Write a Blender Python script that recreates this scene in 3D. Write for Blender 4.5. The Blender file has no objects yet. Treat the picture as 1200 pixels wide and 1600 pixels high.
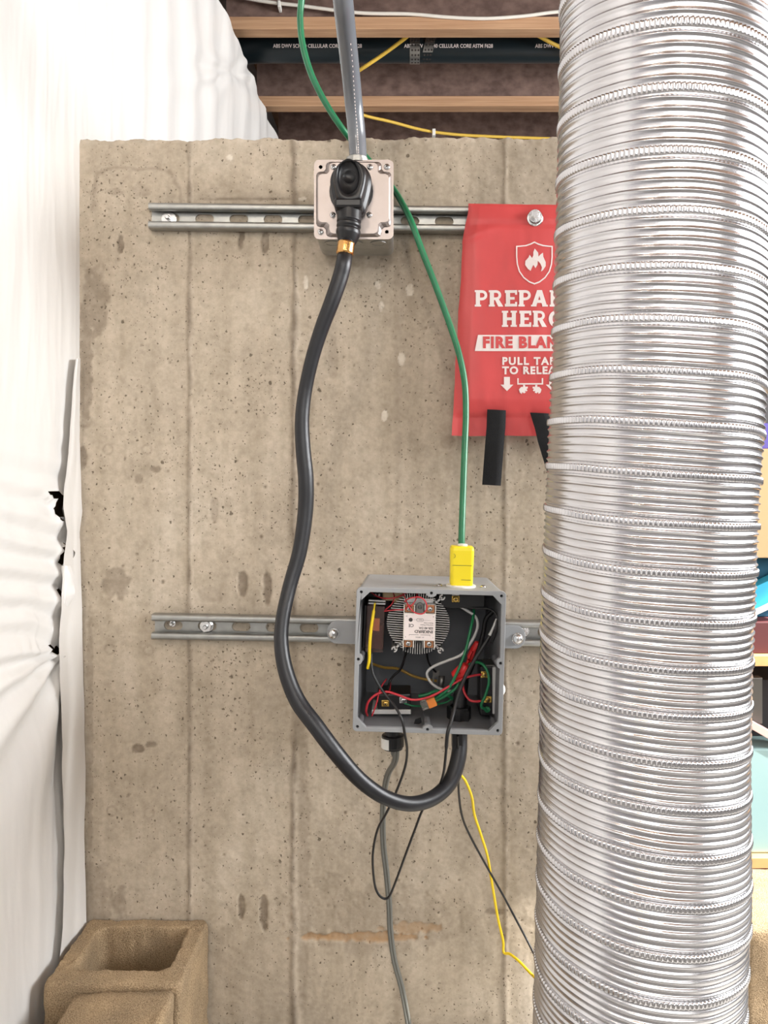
import bpy, bmesh, math, random
import numpy as np
from mathutils import Vector, Matrix, noise as mnoise

# ------------------------------------------------------------------ camera, light, exposure
F_PX, PX, PY = 1200.0, 632.0, 745.0          # focal length and foot of the wall normal, in photo pixels
D = 1.26                                      # camera to concrete wall
CZ = 0.915                                    # camera height
sc = bpy.context.scene
COL = sc.collection
cd = bpy.data.cameras.new('camera'); cam = bpy.data.objects.new('camera', cd); COL.objects.link(cam)
cam.location = (0, -D, CZ); cam.rotation_euler = (math.pi/2, 0, 0)
cd.sensor_fit = 'VERTICAL'; cd.sensor_height = 24.0; cd.sensor_width = 18.0
cd.lens = F_PX/1600*24.0
cd.shift_x = (600-PX)/1600.0; cd.shift_y = -(800-PY)/1600.0
cd.clip_start = 0.02; cd.clip_end = 60
sc.camera = cam

w = bpy.data.worlds.new('world'); sc.world = w; w.use_nodes = True
w.node_tree.nodes['Background'].inputs[0].default_value = (0.80, 0.90, 1.0, 1)
w.node_tree.nodes['Background'].inputs[1].default_value = 0.6

def area(name, loc, target, sx, sy, power, col):
    l = bpy.data.lights.new(name, 'AREA'); l.shape = 'RECTANGLE'; l.size = sx; l.size_y = sy
    l.energy = power; l.color = col
    o = bpy.data.objects.new(name, l); COL.objects.link(o); o.location = loc
    o.rotation_euler = (Vector(target)-Vector(loc)).to_track_quat('-Z', 'Y').to_euler()
    return o
# daylight in the right window; the unseen rear window is added for frontal fill
area('daylight_right_window', (2.58, -.40, 1.66), (0, -.40, 1.60), 1.76, 0.95, 150, (0.97, 0.985, 1.0))
area('rear_fill_light', (0.95, -3.18, 1.62), (0.95, 0, 1.45), 2.8, 1.2, 44, (1.0, 0.98, 0.95))
sl = bpy.data.lights.new('sun', 'SUN'); sl.energy = 21; sl.angle = math.radians(0.6); sl.color = (1, 0.97, 0.92)
so = bpy.data.objects.new('sun', sl); COL.objects.link(so); so.location = (6, -1.5, 5)
so.rotation_euler = Vector((-1.95, 0.30, -1.5)).to_track_quat('-Z', 'Y').to_euler()

sc.view_settings.view_transform = 'Standard'; sc.view_settings.look = 'None'
sc.view_settings.gamma = 1.0; sc.view_settings.use_curve_mapping = False
sc.view_settings.exposure = 0.04
sc.cycles.max_bounces = 8; sc.cycles.diffuse_bounces = 4; sc.cycles.glossy_bounces = 4
sc.cycles.transmission_bounces = 6; sc.cycles.caustics_reflective = False; sc.cycles.caustics_refractive = False
sc.cycles.use_denoising = True

# ------------------------------------------------------------------ helpers
rnd = random.Random(7)
def P(u, v, d):                               # a point d metres in front of the lens seen at photo pixel (u, v)
    return Vector(((u-PX)*d/F_PX, -D+d, CZ-(v-PY)*d/F_PX))

def vnoise(x, y, seed=0):                     # smooth value noise, numpy
    rs = np.random.RandomState(seed); tab = rs.rand(256, 256)
    xi = np.floor(x).astype(int); yi = np.floor(y).astype(int); fx = x-xi; fy = y-yi
    fx = fx*fx*(3-2*fx); fy = fy*fy*(3-2*fy)
    g = lambda a, b: tab[a % 256, b % 256]
    return (g(xi, yi)*(1-fx)+g(xi+1, yi)*fx)*(1-fy)+(g(xi, yi+1)*(1-fx)+g(xi+1, yi+1)*fx)*fy-0.5
def fbm(x, y, seed=0, o=4):
    s = 0; a = 1
    for k in range(o): s = s+a*vnoise(x*2**k, y*2**k, seed+k); a *= .5
    return s

# ---- materials
MATS = {}
def mat(name, col, rough=.6, metal=0., var=0., vscale=20., bump=0., bscale=200., spec=.5, trans=0., alpha=1., coat=0.,
        col2=None, stretch=(1, 1, 1), sub=0., ior=1.45):
    m = bpy.data.materials.new(name); m.use_nodes = True; nt = m.node_tree; b = nt.nodes['Principled BSDF']
    b.inputs['Base Color'].default_value = (*col, 1); b.inputs['Roughness'].default_value = rough
    b.inputs['Metallic'].default_value = metal; b.inputs['Specular IOR Level'].default_value = spec
    b.inputs['Transmission Weight'].default_value = trans; b.inputs['Alpha'].default_value = alpha
    b.inputs['Coat Weight'].default_value = coat; b.inputs['IOR'].default_value = ior
    if var or bump:
        tc = nt.nodes.new('ShaderNodeTexCoord'); mp = nt.nodes.new('ShaderNodeMapping'); mp.inputs['Scale'].default_value = stretch
        nt.links.new(tc.outputs['Object'], mp.inputs['Vector'])
    if var:
        n = nt.nodes.new('ShaderNodeTexNoise'); n.inputs['Scale'].default_value = vscale; n.inputs['Detail'].default_value = 6
        nt.links.new(mp.outputs['Vector'], n.inputs['Vector'])
        r = nt.nodes.new('ShaderNodeValToRGB'); c2 = col2 or tuple(c*(1-var) for c in col)
        r.color_ramp.elements[0].position = .3; r.color_ramp.elements[1].position = .7
        r.color_ramp.elements[0].color = (*c2, 1); r.color_ramp.elements[1].color = (*col, 1)
        nt.links.new(n.outputs['Fac'], r.inputs['Fac']); nt.links.new(r.outputs['Color'], b.inputs['Base Color'])
    if bump:
        n = nt.nodes.new('ShaderNodeTexNoise'); n.inputs['Scale'].default_value = bscale; n.inputs['Detail'].default_value = 4
        nt.links.new(mp.outputs['Vector'], n.inputs['Vector'])
        bp = nt.nodes.new('ShaderNodeBump'); bp.inputs['Strength'].default_value = bump; bp.inputs['Distance'].default_value = .002
        nt.links.new(n.outputs['Fac'], bp.inputs['Height']); nt.links.new(bp.outputs['Normal'], b.inputs['Normal'])
    MATS[name] = m; return m

def L(r, g, b):                               # sRGB 0-255 -> linear
    f = lambda c: (c/255/12.92) if c/255 <= .04045 else ((c/255+.055)/1.055)**2.4
    return (f(r), f(g), f(b))

mat('galvanised', L(172, 172, 168), .44, 1., .18, 60, .05, 300)
mat('zinc_bright', L(215, 215, 214), .25, 1.)
mat('cover_steel', L(158, 149, 145), .42, 1., .10, 40)
mat('aluminium_foil', L(216, 215, 217), .25, 1., .04, 90, .04, 160)
mat('aluminium_fin', L(225, 222, 218), .35, .7)
mat('black_rubber', L(30, 30, 33), .38, 0, .2, 60, .1, 120)
mat('black_plastic', L(24, 24, 26), .35)
mat('black_cloth', L(22, 22, 24), .9, 0, .3, 300, .3, 900)
mat('wire_black', L(26, 25, 25), .42)
mat('wire_green', L(28, 112, 70), .38)
mat('wire_red', L(196, 52, 62), .4)
mat('wire_white', L(196, 196, 194), .4)
mat('wire_yellow', L(240, 205, 30), .45)
mat('wire_tan', L(176, 138, 62), .5)
mat('cord_green', L(40, 122, 82), .32, 0, .25, 30)
mat('cord_grey', L(104, 104, 98), .5)
mat('copper', L(214, 150, 110), .3, 1.)
mat('brass', L(215, 178, 96), .28, 1.)
mat('gold_foil', L(222, 170, 105), .22, 1., .2, 120)
mat('conduit_grey', L(108, 112, 118), .24, 0, .08, 30, 0, 0, .8)
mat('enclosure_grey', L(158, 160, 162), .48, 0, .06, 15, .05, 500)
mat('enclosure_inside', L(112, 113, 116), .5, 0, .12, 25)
mat('yellow_plastic', L(247, 224, 40), .38)
mat('white_plastic', L(232, 230, 224), .4)
mat('relay_white', L(224, 220, 212), .45)
mat('ink', L(60, 56, 54), .6)
mat('clear_red', L(240, 200, 192), .08, 0, 0, 1, 0, 1, .5, .92)
mat('relay_core', L(214, 128, 116), .4, 0, .3, 60)
mat('clear_plastic', L(225, 222, 215), .1, 0, 0, 1, 0, 1, .5, .85)
mat('orange_plastic', L(226, 134, 60), .35)
mat('red_nut', L(206, 44, 44), .35)
mat('cream_foam', L(206, 178, 140), .8)
mat('pouch_red', L(212, 79, 79), .42, 0, .08, 14, .12, 60)
mat('print_white', L(238, 226, 222), .5)
mat('pipe_black', L(27, 36, 40), .32)
mat('cable_white', L(220, 214, 204), .5)
mat('cable_yellow', L(214, 176, 70), .5)
mat('lumber', L(192, 154, 120), .7, 0, .22, 10, .1, 80, col2=L(166, 126, 94), stretch=(.6, 9, 30))
mat('osb', L(128, 104, 94), .8, 0, .5, 26, .3, 60, col2=L(90, 70, 63), stretch=(1, 3, 1.3))
mat('subfloor', L(140, 104, 76), .85, 0, .3, 18)
mat('floor_concrete', L(140, 138, 134), .8, 0, .2, 6)
mat('room_paint', L(146, 145, 146), .8, 0, .06, 4)
mat('batt_brown', L(132, 104, 70), .95, 0, .5, 60, .5, 150)
mat('shelf_wood', L(214, 168, 112), .6, 0, .2, 20)
mat('cardboard', L(214, 180, 136), .75, 0, .06, 10)
mat('purple_card', L(104, 92, 178), .5)
mat('teal_card', L(24, 84, 110), .5)
mat('cyan_card', L(60, 176, 214), .5)
mat('maroon_card', L(86, 40, 42), .6)
mat('dark_card', L(44, 40, 42), .6)
mat('magenta_cloth', L(120, 30, 92), .8)
mat('pink_board', L(206, 172, 166), .6)
mat('bin_plastic', L(150, 182, 184), .25, 0, .06, 10)
mat('steel_grey', L(120, 118, 114), .4, .8)

def node_mat(name):
    m = bpy.data.materials.new(name); m.use_nodes = True; MATS[name] = m
    return m, m.node_tree, m.node_tree.nodes['Principled BSDF']

def concrete_material():
    m, nt, b = node_mat('cast_concrete'); N = nt.nodes; K = nt.links
    tc = N.new('ShaderNodeTexCoord')
    def noise(scale, det=5, stretch=None, rough=.55):
        n = N.new('ShaderNodeTexNoise'); n.inputs['Scale'].default_value = scale; n.inputs['Detail'].default_value = det; n.inputs['Roughness'].default_value = rough
        if stretch:
            mp = N.new('ShaderNodeMapping'); mp.inputs['Scale'].default_value = stretch; K.new(tc.outputs['Object'], mp.inputs['Vector']); K.new(mp.outputs['Vector'], n.inputs['Vector'])
        else: K.new(tc.outputs['Object'], n.inputs['Vector'])
        return n.outputs['Fac']
    def ramp(fac, stops):
        r = N.new('ShaderNodeValToRGB'); e = r.color_ramp.elements
        while len(e) < len(stops): e.new(.5)
        for k, (p, c) in enumerate(stops): e[k].position = p; e[k].color = (*c, 1)
        K.new(fac, r.inputs['Fac']); return r.outputs['Color']
    def mix(mode, fac, a, c):
        x = N.new('ShaderNodeMix'); x.data_type = 'RGBA'; x.blend_type = mode
        if isinstance(fac, float): x.inputs['Factor'].default_value = fac
        else: K.new(fac, x.inputs['Factor'])
        K.new(a, x.inputs[6])
        if isinstance(c, tuple): x.inputs[7].default_value = (*c, 1)
        else: K.new(c, x.inputs[7])
        return x.outputs[2]
    def math_(op, a, c):
        x = N.new('ShaderNodeMath'); x.operation = op; x.use_clamp = False
        for k, q in enumerate((a, c)):
            if isinstance(q, (int, float)): x.inputs[k].default_value = q
            else: K.new(q, x.inputs[k])
        return x.outputs[0]
    base = ramp(noise(5, 6), [(.3, L(177, 164, 147)), (.52, L(192, 178, 160)), (.75, L(202, 190, 174))])
    streak = ramp(noise(9, 4, (3.2, 1, .35)), [(.35, (.82, .81, .78)), (.62, (1, 1, 1))])
    col = mix('MULTIPLY', .8, base, streak)
    mott = ramp(noise(34, 7, None, .75), [(.36, (.86, .86, .84)), (.56, (1, 1, 1)), (.74, (1.06, 1.06, 1.05))])
    col = mix('MULTIPLY', .9, col, mott)
    fine = ramp(noise(140, 3), [(.3, (.86, .85, .83)), (.65, (1.05, 1.05, 1.04))])
    col = mix('MULTIPLY', .8, col, fine)
    # trowel-sized blotches of rougher, darker paste
    blot = ramp(noise(22, 6, None, .7), [(.55, (0, 0, 0)), (.72, (1, 1, 1))])
    col = mix('MIX', math_('MULTIPLY', blot, .45), col, L(140, 128, 110))
    # bug holes: small air pits, the shade inside them painted into the colour
    clus = noise(7, 3)
    hsum = None
    wn = N.new('ShaderNodeTexNoise'); wn.inputs['Scale'].default_value = 260; wn.inputs['Detail'].default_value = 2; K.new(tc.outputs['Object'], wn.inputs['Vector'])
    wsub = N.new('ShaderNodeVectorMath'); wsub.operation = 'SUBTRACT'; K.new(wn.outputs['Color'], wsub.inputs[0]); wsub.inputs[1].default_value = (.5, .5, .5)
    wsc = N.new('ShaderNodeVectorMath'); wsc.operation = 'SCALE'; K.new(wsub.outputs[0], wsc.inputs[0]); wsc.inputs['Scale'].default_value = .0062
    wad = N.new('ShaderNodeVectorMath'); wad.operation = 'ADD'; K.new(tc.outputs['Object'], wad.inputs[0]); K.new(wsc.outputs[0], wad.inputs[1])
    for scale, share, size in ((150, .34, .21), (62, .10, .17), (300, .40, .24)):
        v = N.new('ShaderNodeTexVoronoi'); v.inputs['Scale'].default_value = scale; v.inputs['Randomness'].default_value = 1
        wob = N.new('ShaderNodeMapping'); wob.inputs['Scale'].default_value = (1, .2, .85)
        K.new(wad.outputs[0], wob.inputs['Vector']); K.new(wob.outputs['Vector'], v.inputs['Vector'])
        sx = N.new('ShaderNodeSeparateColor'); K.new(v.outputs['Color'], sx.inputs['Color'])
        pick = math_('LESS_THAN', sx.outputs[0], math_('MULTIPLY', math_('POWER', math_('MULTIPLY', clus, 1.75), 3.), share))
        rad = math_('MULTIPLY', math_('ADD', sx.outputs[1], .25), size)
        inside = N.new('ShaderNodeMapRange'); K.new(v.outputs['Distance'], inside.inputs['Value'])
        K.new(rad, inside.inputs['From Max']); K.new(math_('MULTIPLY', rad, .6), inside.inputs['From Min'])
        inside.inputs['To Min'].default_value = 1; inside.inputs['To Max'].default_value = 0
        h = math_('MULTIPLY', inside.outputs[0], pick)
        hsum = h if hsum is None else math_('MAXIMUM', hsum, h)
    col = mix('MIX', math_('MULTIPLY', hsum, .80), col, L(88, 76, 62))
    at = N.new('ShaderNodeAttribute'); at.attribute_name = 'stain_shade'
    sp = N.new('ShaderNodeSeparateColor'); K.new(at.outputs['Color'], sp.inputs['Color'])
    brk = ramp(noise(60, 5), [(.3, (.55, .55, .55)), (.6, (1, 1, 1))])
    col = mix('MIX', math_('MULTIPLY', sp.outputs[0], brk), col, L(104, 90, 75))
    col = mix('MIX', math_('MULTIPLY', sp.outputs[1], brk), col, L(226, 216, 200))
    col = mix('MIX', math_('MULTIPLY', sp.outputs[2], brk), col, L(176, 138, 96))
    K.new(col, b.inputs['Base Color']); b.inputs['Roughness'].default_value = .82
    b.inputs['Specular IOR Level'].default_value = .3
    bp = N.new('ShaderNodeBump'); bp.inputs['Strength'].default_value = .55; bp.inputs['Distance'].default_value = .0025
    hh = math_('SUBTRACT', math_('MULTIPLY', noise(90, 6), .35), hsum)
    K.new(hh, bp.inputs['Height']); K.new(bp.outputs['Normal'], b.inputs['Normal'])
concrete_material()

def block_material():
    m, nt, b = node_mat('block_concrete'); N = nt.nodes; K = nt.links
    tc = N.new('ShaderNodeTexCoord')
    n1 = N.new('ShaderNodeTexNoise'); n1.inputs['Scale'].default_value = 620; n1.inputs['Detail'].default_value = 3; K.new(tc.outputs['Object'], n1.inputs['Vector'])
    n2 = N.new('ShaderNodeTexNoise'); n2.inputs['Scale'].default_value = 16; n2.inputs['Detail'].default_value = 4; K.new(tc.outputs['Object'], n2.inputs['Vector'])
    r1 = N.new('ShaderNodeValToRGB'); e = r1.color_ramp.elements; e[0].position = .3; e[0].color = (*L(128, 108, 84), 1); e[1].position = .68; e[1].color = (*L(190, 166, 134), 1)
    r2 = N.new('ShaderNodeValToRGB'); e = r2.color_ramp.elements; e[0].position = .35; e[0].color = (.8, .8, .8, 1); e[1].position = .7; e[1].color = (1.08, 1.06, 1.02, 1)
    K.new(n1.outputs['Fac'], r1.inputs['Fac']); K.new(n2.outputs['Fac'], r2.inputs['Fac'])
    x = N.new('ShaderNodeMix'); x.data_type = 'RGBA'; x.blend_type = 'MULTIPLY'; x.inputs['Factor'].default_value = 1
    K.new(r1.outputs['Color'], x.inputs[6]); K.new(r2.outputs['Color'], x.inputs[7]); K.new(x.outputs[2], b.inputs['Base Color'])
    b.inputs['Roughness'].default_value = .95; b.inputs['Specular IOR Level'].default_value = .15
    bp = N.new('ShaderNodeBump'); bp.inputs['Strength'].default_value = 1.0; bp.inputs['Distance'].default_value = .0024
    K.new(n1.outputs['Fac'], bp.inputs['Height']); K.new(bp.outputs['Normal'], b.inputs['Normal'])
block_material()

def sheet_material():
    m, nt, b = node_mat('white_film'); N = nt.nodes; K = nt.links
    b.inputs['Base Color'].default_value = (*L(226, 223, 219), 1); b.inputs['Roughness'].default_value = .36
    tc = N.new('ShaderNodeTexCoord')
    mp = N.new('ShaderNodeMapping'); mp.inputs['Scale'].default_value = (1, 1, .35); K.new(tc.outputs['Object'], mp.inputs['Vector'])
    n = N.new('ShaderNodeTexNoise'); n.inputs['Scale'].default_value = 28; n.inputs['Detail'].default_value = 5; K.new(mp.outputs['Vector'], n.inputs['Vector'])
    bp = N.new('ShaderNodeBump'); bp.inputs['Strength'].default_value = .22; bp.inputs['Distance'].default_value = .005
    K.new(n.outputs['Fac'], bp.inputs['Height']); K.new(bp.outputs['Normal'], b.inputs['Normal'])
sheet_material()
for nm, c, s in (('bulb_glow', (1.0, .76, .5), 60.),):
    m, nt, b = node_mat(nm); b.inputs['Emission Color'].default_value = (*c, 1); b.inputs['Emission Strength'].default_value = s

# ---- objects
def tag(o, label, cat, group=None):
    o['label'] = label; o['category'] = cat
    if group: o['group'] = group
    return o
def thing(name, label, cat, loc, group=None):
    o = bpy.data.objects.new(name, None); COL.objects.link(o); o.location = loc; o.empty_display_size = .02
    return tag(o, label, cat, group)
def origin_of(o):
    v = Vector((0, 0, 0))
    while o is not None: v += o.location; o = o.parent
    return v
FRONT = Matrix(((1, 0, 0, 0), (0, 0, -1, 0), (0, 1, 0, 0), (0, 0, 0, 1)))     # local x right, y up, z towards the camera
def front(p, roll=0.): return Matrix.Translation(p) @ FRONT @ Matrix.Rotation(math.radians(roll), 4, 'Z')

class MB:
    def __init__(s): s.v = []; s.f = []; s.m = []; s.sm = []; s.cur = 0; s.smooth = True
    def add(s, verts, faces, M=None, smooth=None):
        o = len(s.v); sm = s.smooth if smooth is None else smooth
        s.v += [tuple(M @ Vector(p)) if M is not None else tuple(p) for p in verts]
        for f in faces: s.f.append([i+o for i in f]); s.m.append(s.cur); s.sm.append(sm)
        return s
    def box(s, lo, hi, M=None, bev=0.):
        x0, y0, z0 = lo; x1, y1, z1 = hi
        if bev <= 0:
            v = [(x, y, z) for z in (z0, z1) for y in (y0, y1) for x in (x0, x1)]
            f = [(0, 2, 3, 1), (4, 5, 7, 6), (0, 1, 5, 4), (2, 6, 7, 3), (0, 4, 6, 2), (1, 3, 7, 5)]
            return s.add(v, f, M, False)
        bm = bmesh.new(); bmesh.ops.create_cube(bm, size=1)
        for q in bm.verts: q.co = Vector(((x0+x1)/2+q.co.x*(x1-x0), (y0+y1)/2+q.co.y*(y1-y0), (z0+z1)/2+q.co.z*(z1-z0)))
        bmesh.ops.bevel(bm, geom=list(bm.edges), offset=bev, segments=2, affect='EDGES', profile=.5)
        v = [q.co.copy() for q in bm.verts]; bm.verts.index_update(); f = [[q.index for q in fc.verts] for fc in bm.faces]; bm.free()
        return s.add(v, f, M, False)
    def loft(s, loops, cap0=True, cap1=True, M=None, closed=True, smooth=None):
        n = len(loops[0]); v = [p for l in loops for p in l]; f = []
        for k in range(len(loops)-1):
            for i in range(n if closed else n-1):
                j = (i+1) % n; f.append((k*n+i, k*n+j, (k+1)*n+j, (k+1)*n+i))
        if cap0: f.append(tuple(range(n))[::-1])
        if cap1: f.append(tuple(range((len(loops)-1)*n, len(loops)*n)))
        return s.add(v, f, M, smooth)
    def lathe(s, prof, M=None, n=20, smooth=None):          # prof [(r, h)] about local z
        loops = [[(max(r, 1e-5)*math.cos(2*math.pi*i/n), max(r, 1e-5)*math.sin(2*math.pi*i/n), h) for i in range(n)] for r, h in prof]
        return s.loft(loops, True, True, M, True, smooth)
    def tube(s, pts, r, n=10, ends=True, flat=None):
        pts = [Vector(p) for p in pts]; rr = r if callable(r) else (lambda t: r)
        T = [(pts[min(i+1, len(pts)-1)]-pts[max(i-1, 0)]).normalized() for i in range(len(pts))]
        up = Vector((0, -1, 0)) if abs(T[0].y) < .9 else Vector((1, 0, 0))
        nrm = (up-T[0]*up.dot(T[0])).normalized(); loops = []
        for i, p in enumerate(pts):
            nrm = (nrm-T[i]*nrm.dot(T[i])).normalized(); b = T[i].cross(nrm); R = rr(i/(len(pts)-1))
            kx = flat or 1.
            loops.append([p+nrm*(R*math.cos(2*math.pi*k/n))+b*(R*kx*math.sin(2*math.pi*k/n)) for k in range(n)])
        return s.loft(loops, ends, ends, None, True, True)
    def plate(s, splines, thick, M=None, bevel=0., z0=0.):   # filled outline(s) with holes, extruded from z0 to z0+thick
        c = bpy.data.curves.new('outline', 'CURVE'); c.dimensions = '2D'; c.fill_mode = 'BOTH'; c.extrude = max(thick/2-bevel, 1e-5)
        if bevel: c.bevel_depth = bevel; c.bevel_resolution = 1; c.offset = -bevel
        for pts in splines:
            sp = c.splines.new('POLY'); sp.points.add(len(pts)-1); sp.use_cyclic_u = True
            for q, (x, y) in zip(sp.points, pts): q.co = (x, y, 0, 1)
        o = bpy.data.objects.new('outline', c); me = o.to_mesh()
        v = [(q.co.x, q.co.y, q.co.z+z0+thick/2) for q in me.vertices]; f = [list(p.vertices) for p in me.polygons]
        o.to_mesh_clear(); bpy.data.objects.remove(o); bpy.data.curves.remove(c)
        return s.add(v, f, M, False)
    def text(s, txt, size, M=None, bold=0., spacing=1., depth=.0004, align='CENTER', xs=1.):
        c = bpy.data.curves.new('letters', 'FONT'); c.body = txt; c.size = size; c.align_x = align; c.align_y = 'CENTER'
        c.offset = bold; c.space_character = spacing; c.extrude = depth/2; c.resolution_u = 3; c.fill_mode = 'BOTH'
        o = bpy.data.objects.new('letters', c); me = o.to_mesh()
        v = [(q.co.x*xs, q.co.y, q.co.z) for q in me.vertices]; f = [list(p.vertices) for p in me.polygons]
        o.to_mesh_clear(); bpy.data.objects.remove(o); bpy.data.curves.remove(c)
        return s.add(v, f, M, False)
    def warp(s, fn): s.v = [tuple(fn(Vector(p))) for p in s.v]; return s
    def build(s, name, mats, parent=None, label=None, loc=None):
        mats = [mats] if isinstance(mats, str) else mats
        V = np.array(s.v)
        if parent is not None: org = np.array(origin_of(parent))
        elif loc is not None: org = np.array(loc)
        else: org = np.array([(V[:, 0].min()+V[:, 0].max())/2, (V[:, 1].min()+V[:, 1].max())/2, V[:, 2].min()])
        me = bpy.data.meshes.new(name); me.from_pydata((V-org).tolist(), [], s.f); me.update()
        for q in mats: me.materials.append(MATS[q])
        me.polygons.foreach_set('material_index', s.m); me.polygons.foreach_set('use_smooth', s.sm)
        bm = bmesh.new(); bm.from_mesh(me); bmesh.ops.recalc_face_normals(bm, faces=bm.faces); bm.to_mesh(me); bm.free()
        o = bpy.data.objects.new(name, me); COL.objects.link(o)
        if parent is not None: o.parent = parent
        else: o.location = org
        if label: o['label'] = label
        return o

def grid_object(name, X, Y, Z, mats, parent=None, keep=None, attr=None):   # numpy grid -> smooth mesh
    h, wd = X.shape; V = np.stack([X.ravel(), Y.ravel(), Z.ravel()], 1)
    idx = np.arange(h*wd).reshape(h, wd)
    Fc = np.stack([idx[:-1, :-1].ravel(), idx[:-1, 1:].ravel(), idx[1:, 1:].ravel(), idx[1:, :-1].ravel()], 1)
    if keep is not None: Fc = Fc[keep[:-1, :-1].ravel()]
    org = np.array(origin_of(parent)) if parent is not None else np.array([V[:, 0].mean(), V[:, 1].mean(), V[:, 2].min()])
    me = bpy.data.meshes.new(name); nf = len(Fc)
    me.vertices.add(len(V)); me.vertices.foreach_set('co', (V-org).astype(np.float32).ravel())
    me.loops.add(nf*4); me.loops.foreach_set('vertex_index', Fc.astype(np.int32).ravel())
    me.polygons.add(nf); me.polygons.foreach_set('loop_start', np.arange(0, nf*4, 4, dtype=np.int32))
    me.polygons.foreach_set('use_smooth', np.ones(nf, dtype=bool))
    if attr is not None:
        ca = me.color_attributes.new('stain_shade', 'FLOAT_COLOR', 'POINT'); ca.data.foreach_set('color', attr.reshape(-1, 4).astype(np.float32).ravel())
    me.update(calc_edges=True); me.validate()
    for q in ([mats] if isinstance(mats, str) else mats): me.materials.append(MATS[q])
    o = bpy.data.objects.new(name, me); COL.objects.link(o)
    if parent is not None: o.parent = parent
    else: o.location = org
    return o

def spline(pts, per=8):                       # Catmull-Rom through the points
    pts = [Vector(p) for p in pts]; q = [pts[0]*2-pts[1]]+pts+[pts[-1]*2-pts[-2]]; out = []
    for i in range(1, len(q)-2):
        a, b, c, d = q[i-1:i+3]
        for k in range(per):
            t = k/per
            out.append(.5*((2*b)+(-a+c)*t+(2*a-5*b+4*c-d)*t*t+(-a+3*b-3*c+d)*t**3))
    out.append(pts[-1]); return out
def pxpath(l, per=8): return spline([P(*q) for q in l], per)
def rrect(w_, h_, r, n=6, cx=0, cy=0):
    out = []
    for (sx, sy, a0) in ((1, 1, 0), (-1, 1, 90), (-1, -1, 180), (1, -1, 270)):
        for k in range(n+1):
            a = math.radians(a0+90*k/n); out.append((cx+sx*(w_/2-r)+r*math.cos(a), cy+sy*(h_/2-r)+r*math.sin(a)))
    return out
def circ(cx, cy, r, n=14, ry=None): return [(cx+r*math.cos(2*math.pi*k/n), cy+(ry or r)*math.sin(2*math.pi*k/n)) for k in range(n)]
def slot(cx, cy, l, h_, n=6): return rrect(l, h_, h_/2-1e-5, n, cx, cy)
def structure(o): o['kind'] = 'structure'; return o

# ------------------------------------------------------------------ the room shell
XL, XR, YF, YB, ZC = -.60, 2.6, -3.2, 2.6, 2.56
b = MB(); b.box((XL-.1, YF-.1, -.1), (XR+.1, YB+.1, 0)); structure(b.build('floor', 'floor_concrete'))
b = MB(); b.box((XL-.1, YF-.1, 0), (XL, YB+.1, ZC)); structure(b.build('wall_left', 'room_paint'))
b = MB(); b.box((XL, YB, 0), (XR, YB+.1, ZC)); structure(b.build('wall_far', 'room_paint'))
# right wall with a window opening
b = MB(); wy0, wy1, wz0, wz1 = -1.30, .50, 1.16, 2.16
b.box((XR, YF-.1, 0), (XR+.1, YB+.1, wz0)); b.box((XR, YF-.1, wz1), (XR+.1, YB+.1, ZC))
b.box((XR, YF-.1, wz0), (XR+.1, wy0, wz1)); b.box((XR, wy1, wz0), (XR+.1, YB+.1, wz1)); structure(b.build('wall_right', 'room_paint'))
b = MB()
for q in (((XR+.02, wy0, wz0), (XR+.08, wy1, wz0+.03)), ((XR+.02, wy0, wz1-.03), (XR+.08, wy1, wz1)), ((XR+.02, wy0, wz0), (XR+.08, wy0+.03, wz1)),
          ((XR+.02, wy1-.03, wz0), (XR+.08, wy1, wz1)), ((XR+.02, -.42, wz0), (XR+.08, -.38, wz1))): b.box(*q)
structure(b.build('window_1', 'white_plastic'))
# wall behind the camera; its unseen window is added for frontal fill
b = MB(); vx0, vx1, vz0, vz1 = -.48, 2.38, 1.0, 2.24
b.box((XL, YF-.1, 0), (XR, YF, vz0)); b.box((XL, YF-.1, vz1), (XR, YF, ZC)); b.box((XL, YF-.1, vz0), (vx0, YF, vz1)); b.box((vx1, YF-.1, vz0), (XR, YF, vz1))
structure(b.build('wall_front', 'room_paint'))
b = MB()
for q in (((vx0, YF-.08, vz0), (vx1, YF-.02, vz0+.03)), ((vx0, YF-.08, vz1-.03), (vx1, YF-.02, vz1)), ((vx0, YF-.08, vz0), (vx0+.03, YF-.02, vz1)),
          ((vx1-.03, YF-.08, vz0), (vx1, YF-.02, vz1)), ((.93, YF-.08, vz0), (.97, YF-.02, vz1))): b.box(*q)
structure(b.build('window_added', 'white_plastic'))

# ceiling: subfloor carried by wooden I-joists
b = MB(); b.box((XL-.1, YF-.1, ZC), (XR+.1, YB+.1, ZC+.02)); ceil = structure(b.build('ceiling', 'subfloor'))
JH = 1.367; JS = .488; JD1 = 2.344
for k in range(-6, 3):
    y = -D+JD1+k*JS; zb = CZ+JH
    if not (YF+.05 < y < YB-.1): continue
    b = MB(); b.box((-.548, y+.018, zb+.03), (XR, y+.029, ZC-.03)); j = b.build('joist', 'osb', ceil)
    for (z0, z1) in ((zb, zb+.038), (ZC-.038, ZC)):
        b = MB(); b.box((-.548, y, z0), (XR, y+.048, z1), None, .002); b.build('flange', 'lumber', j)

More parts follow.
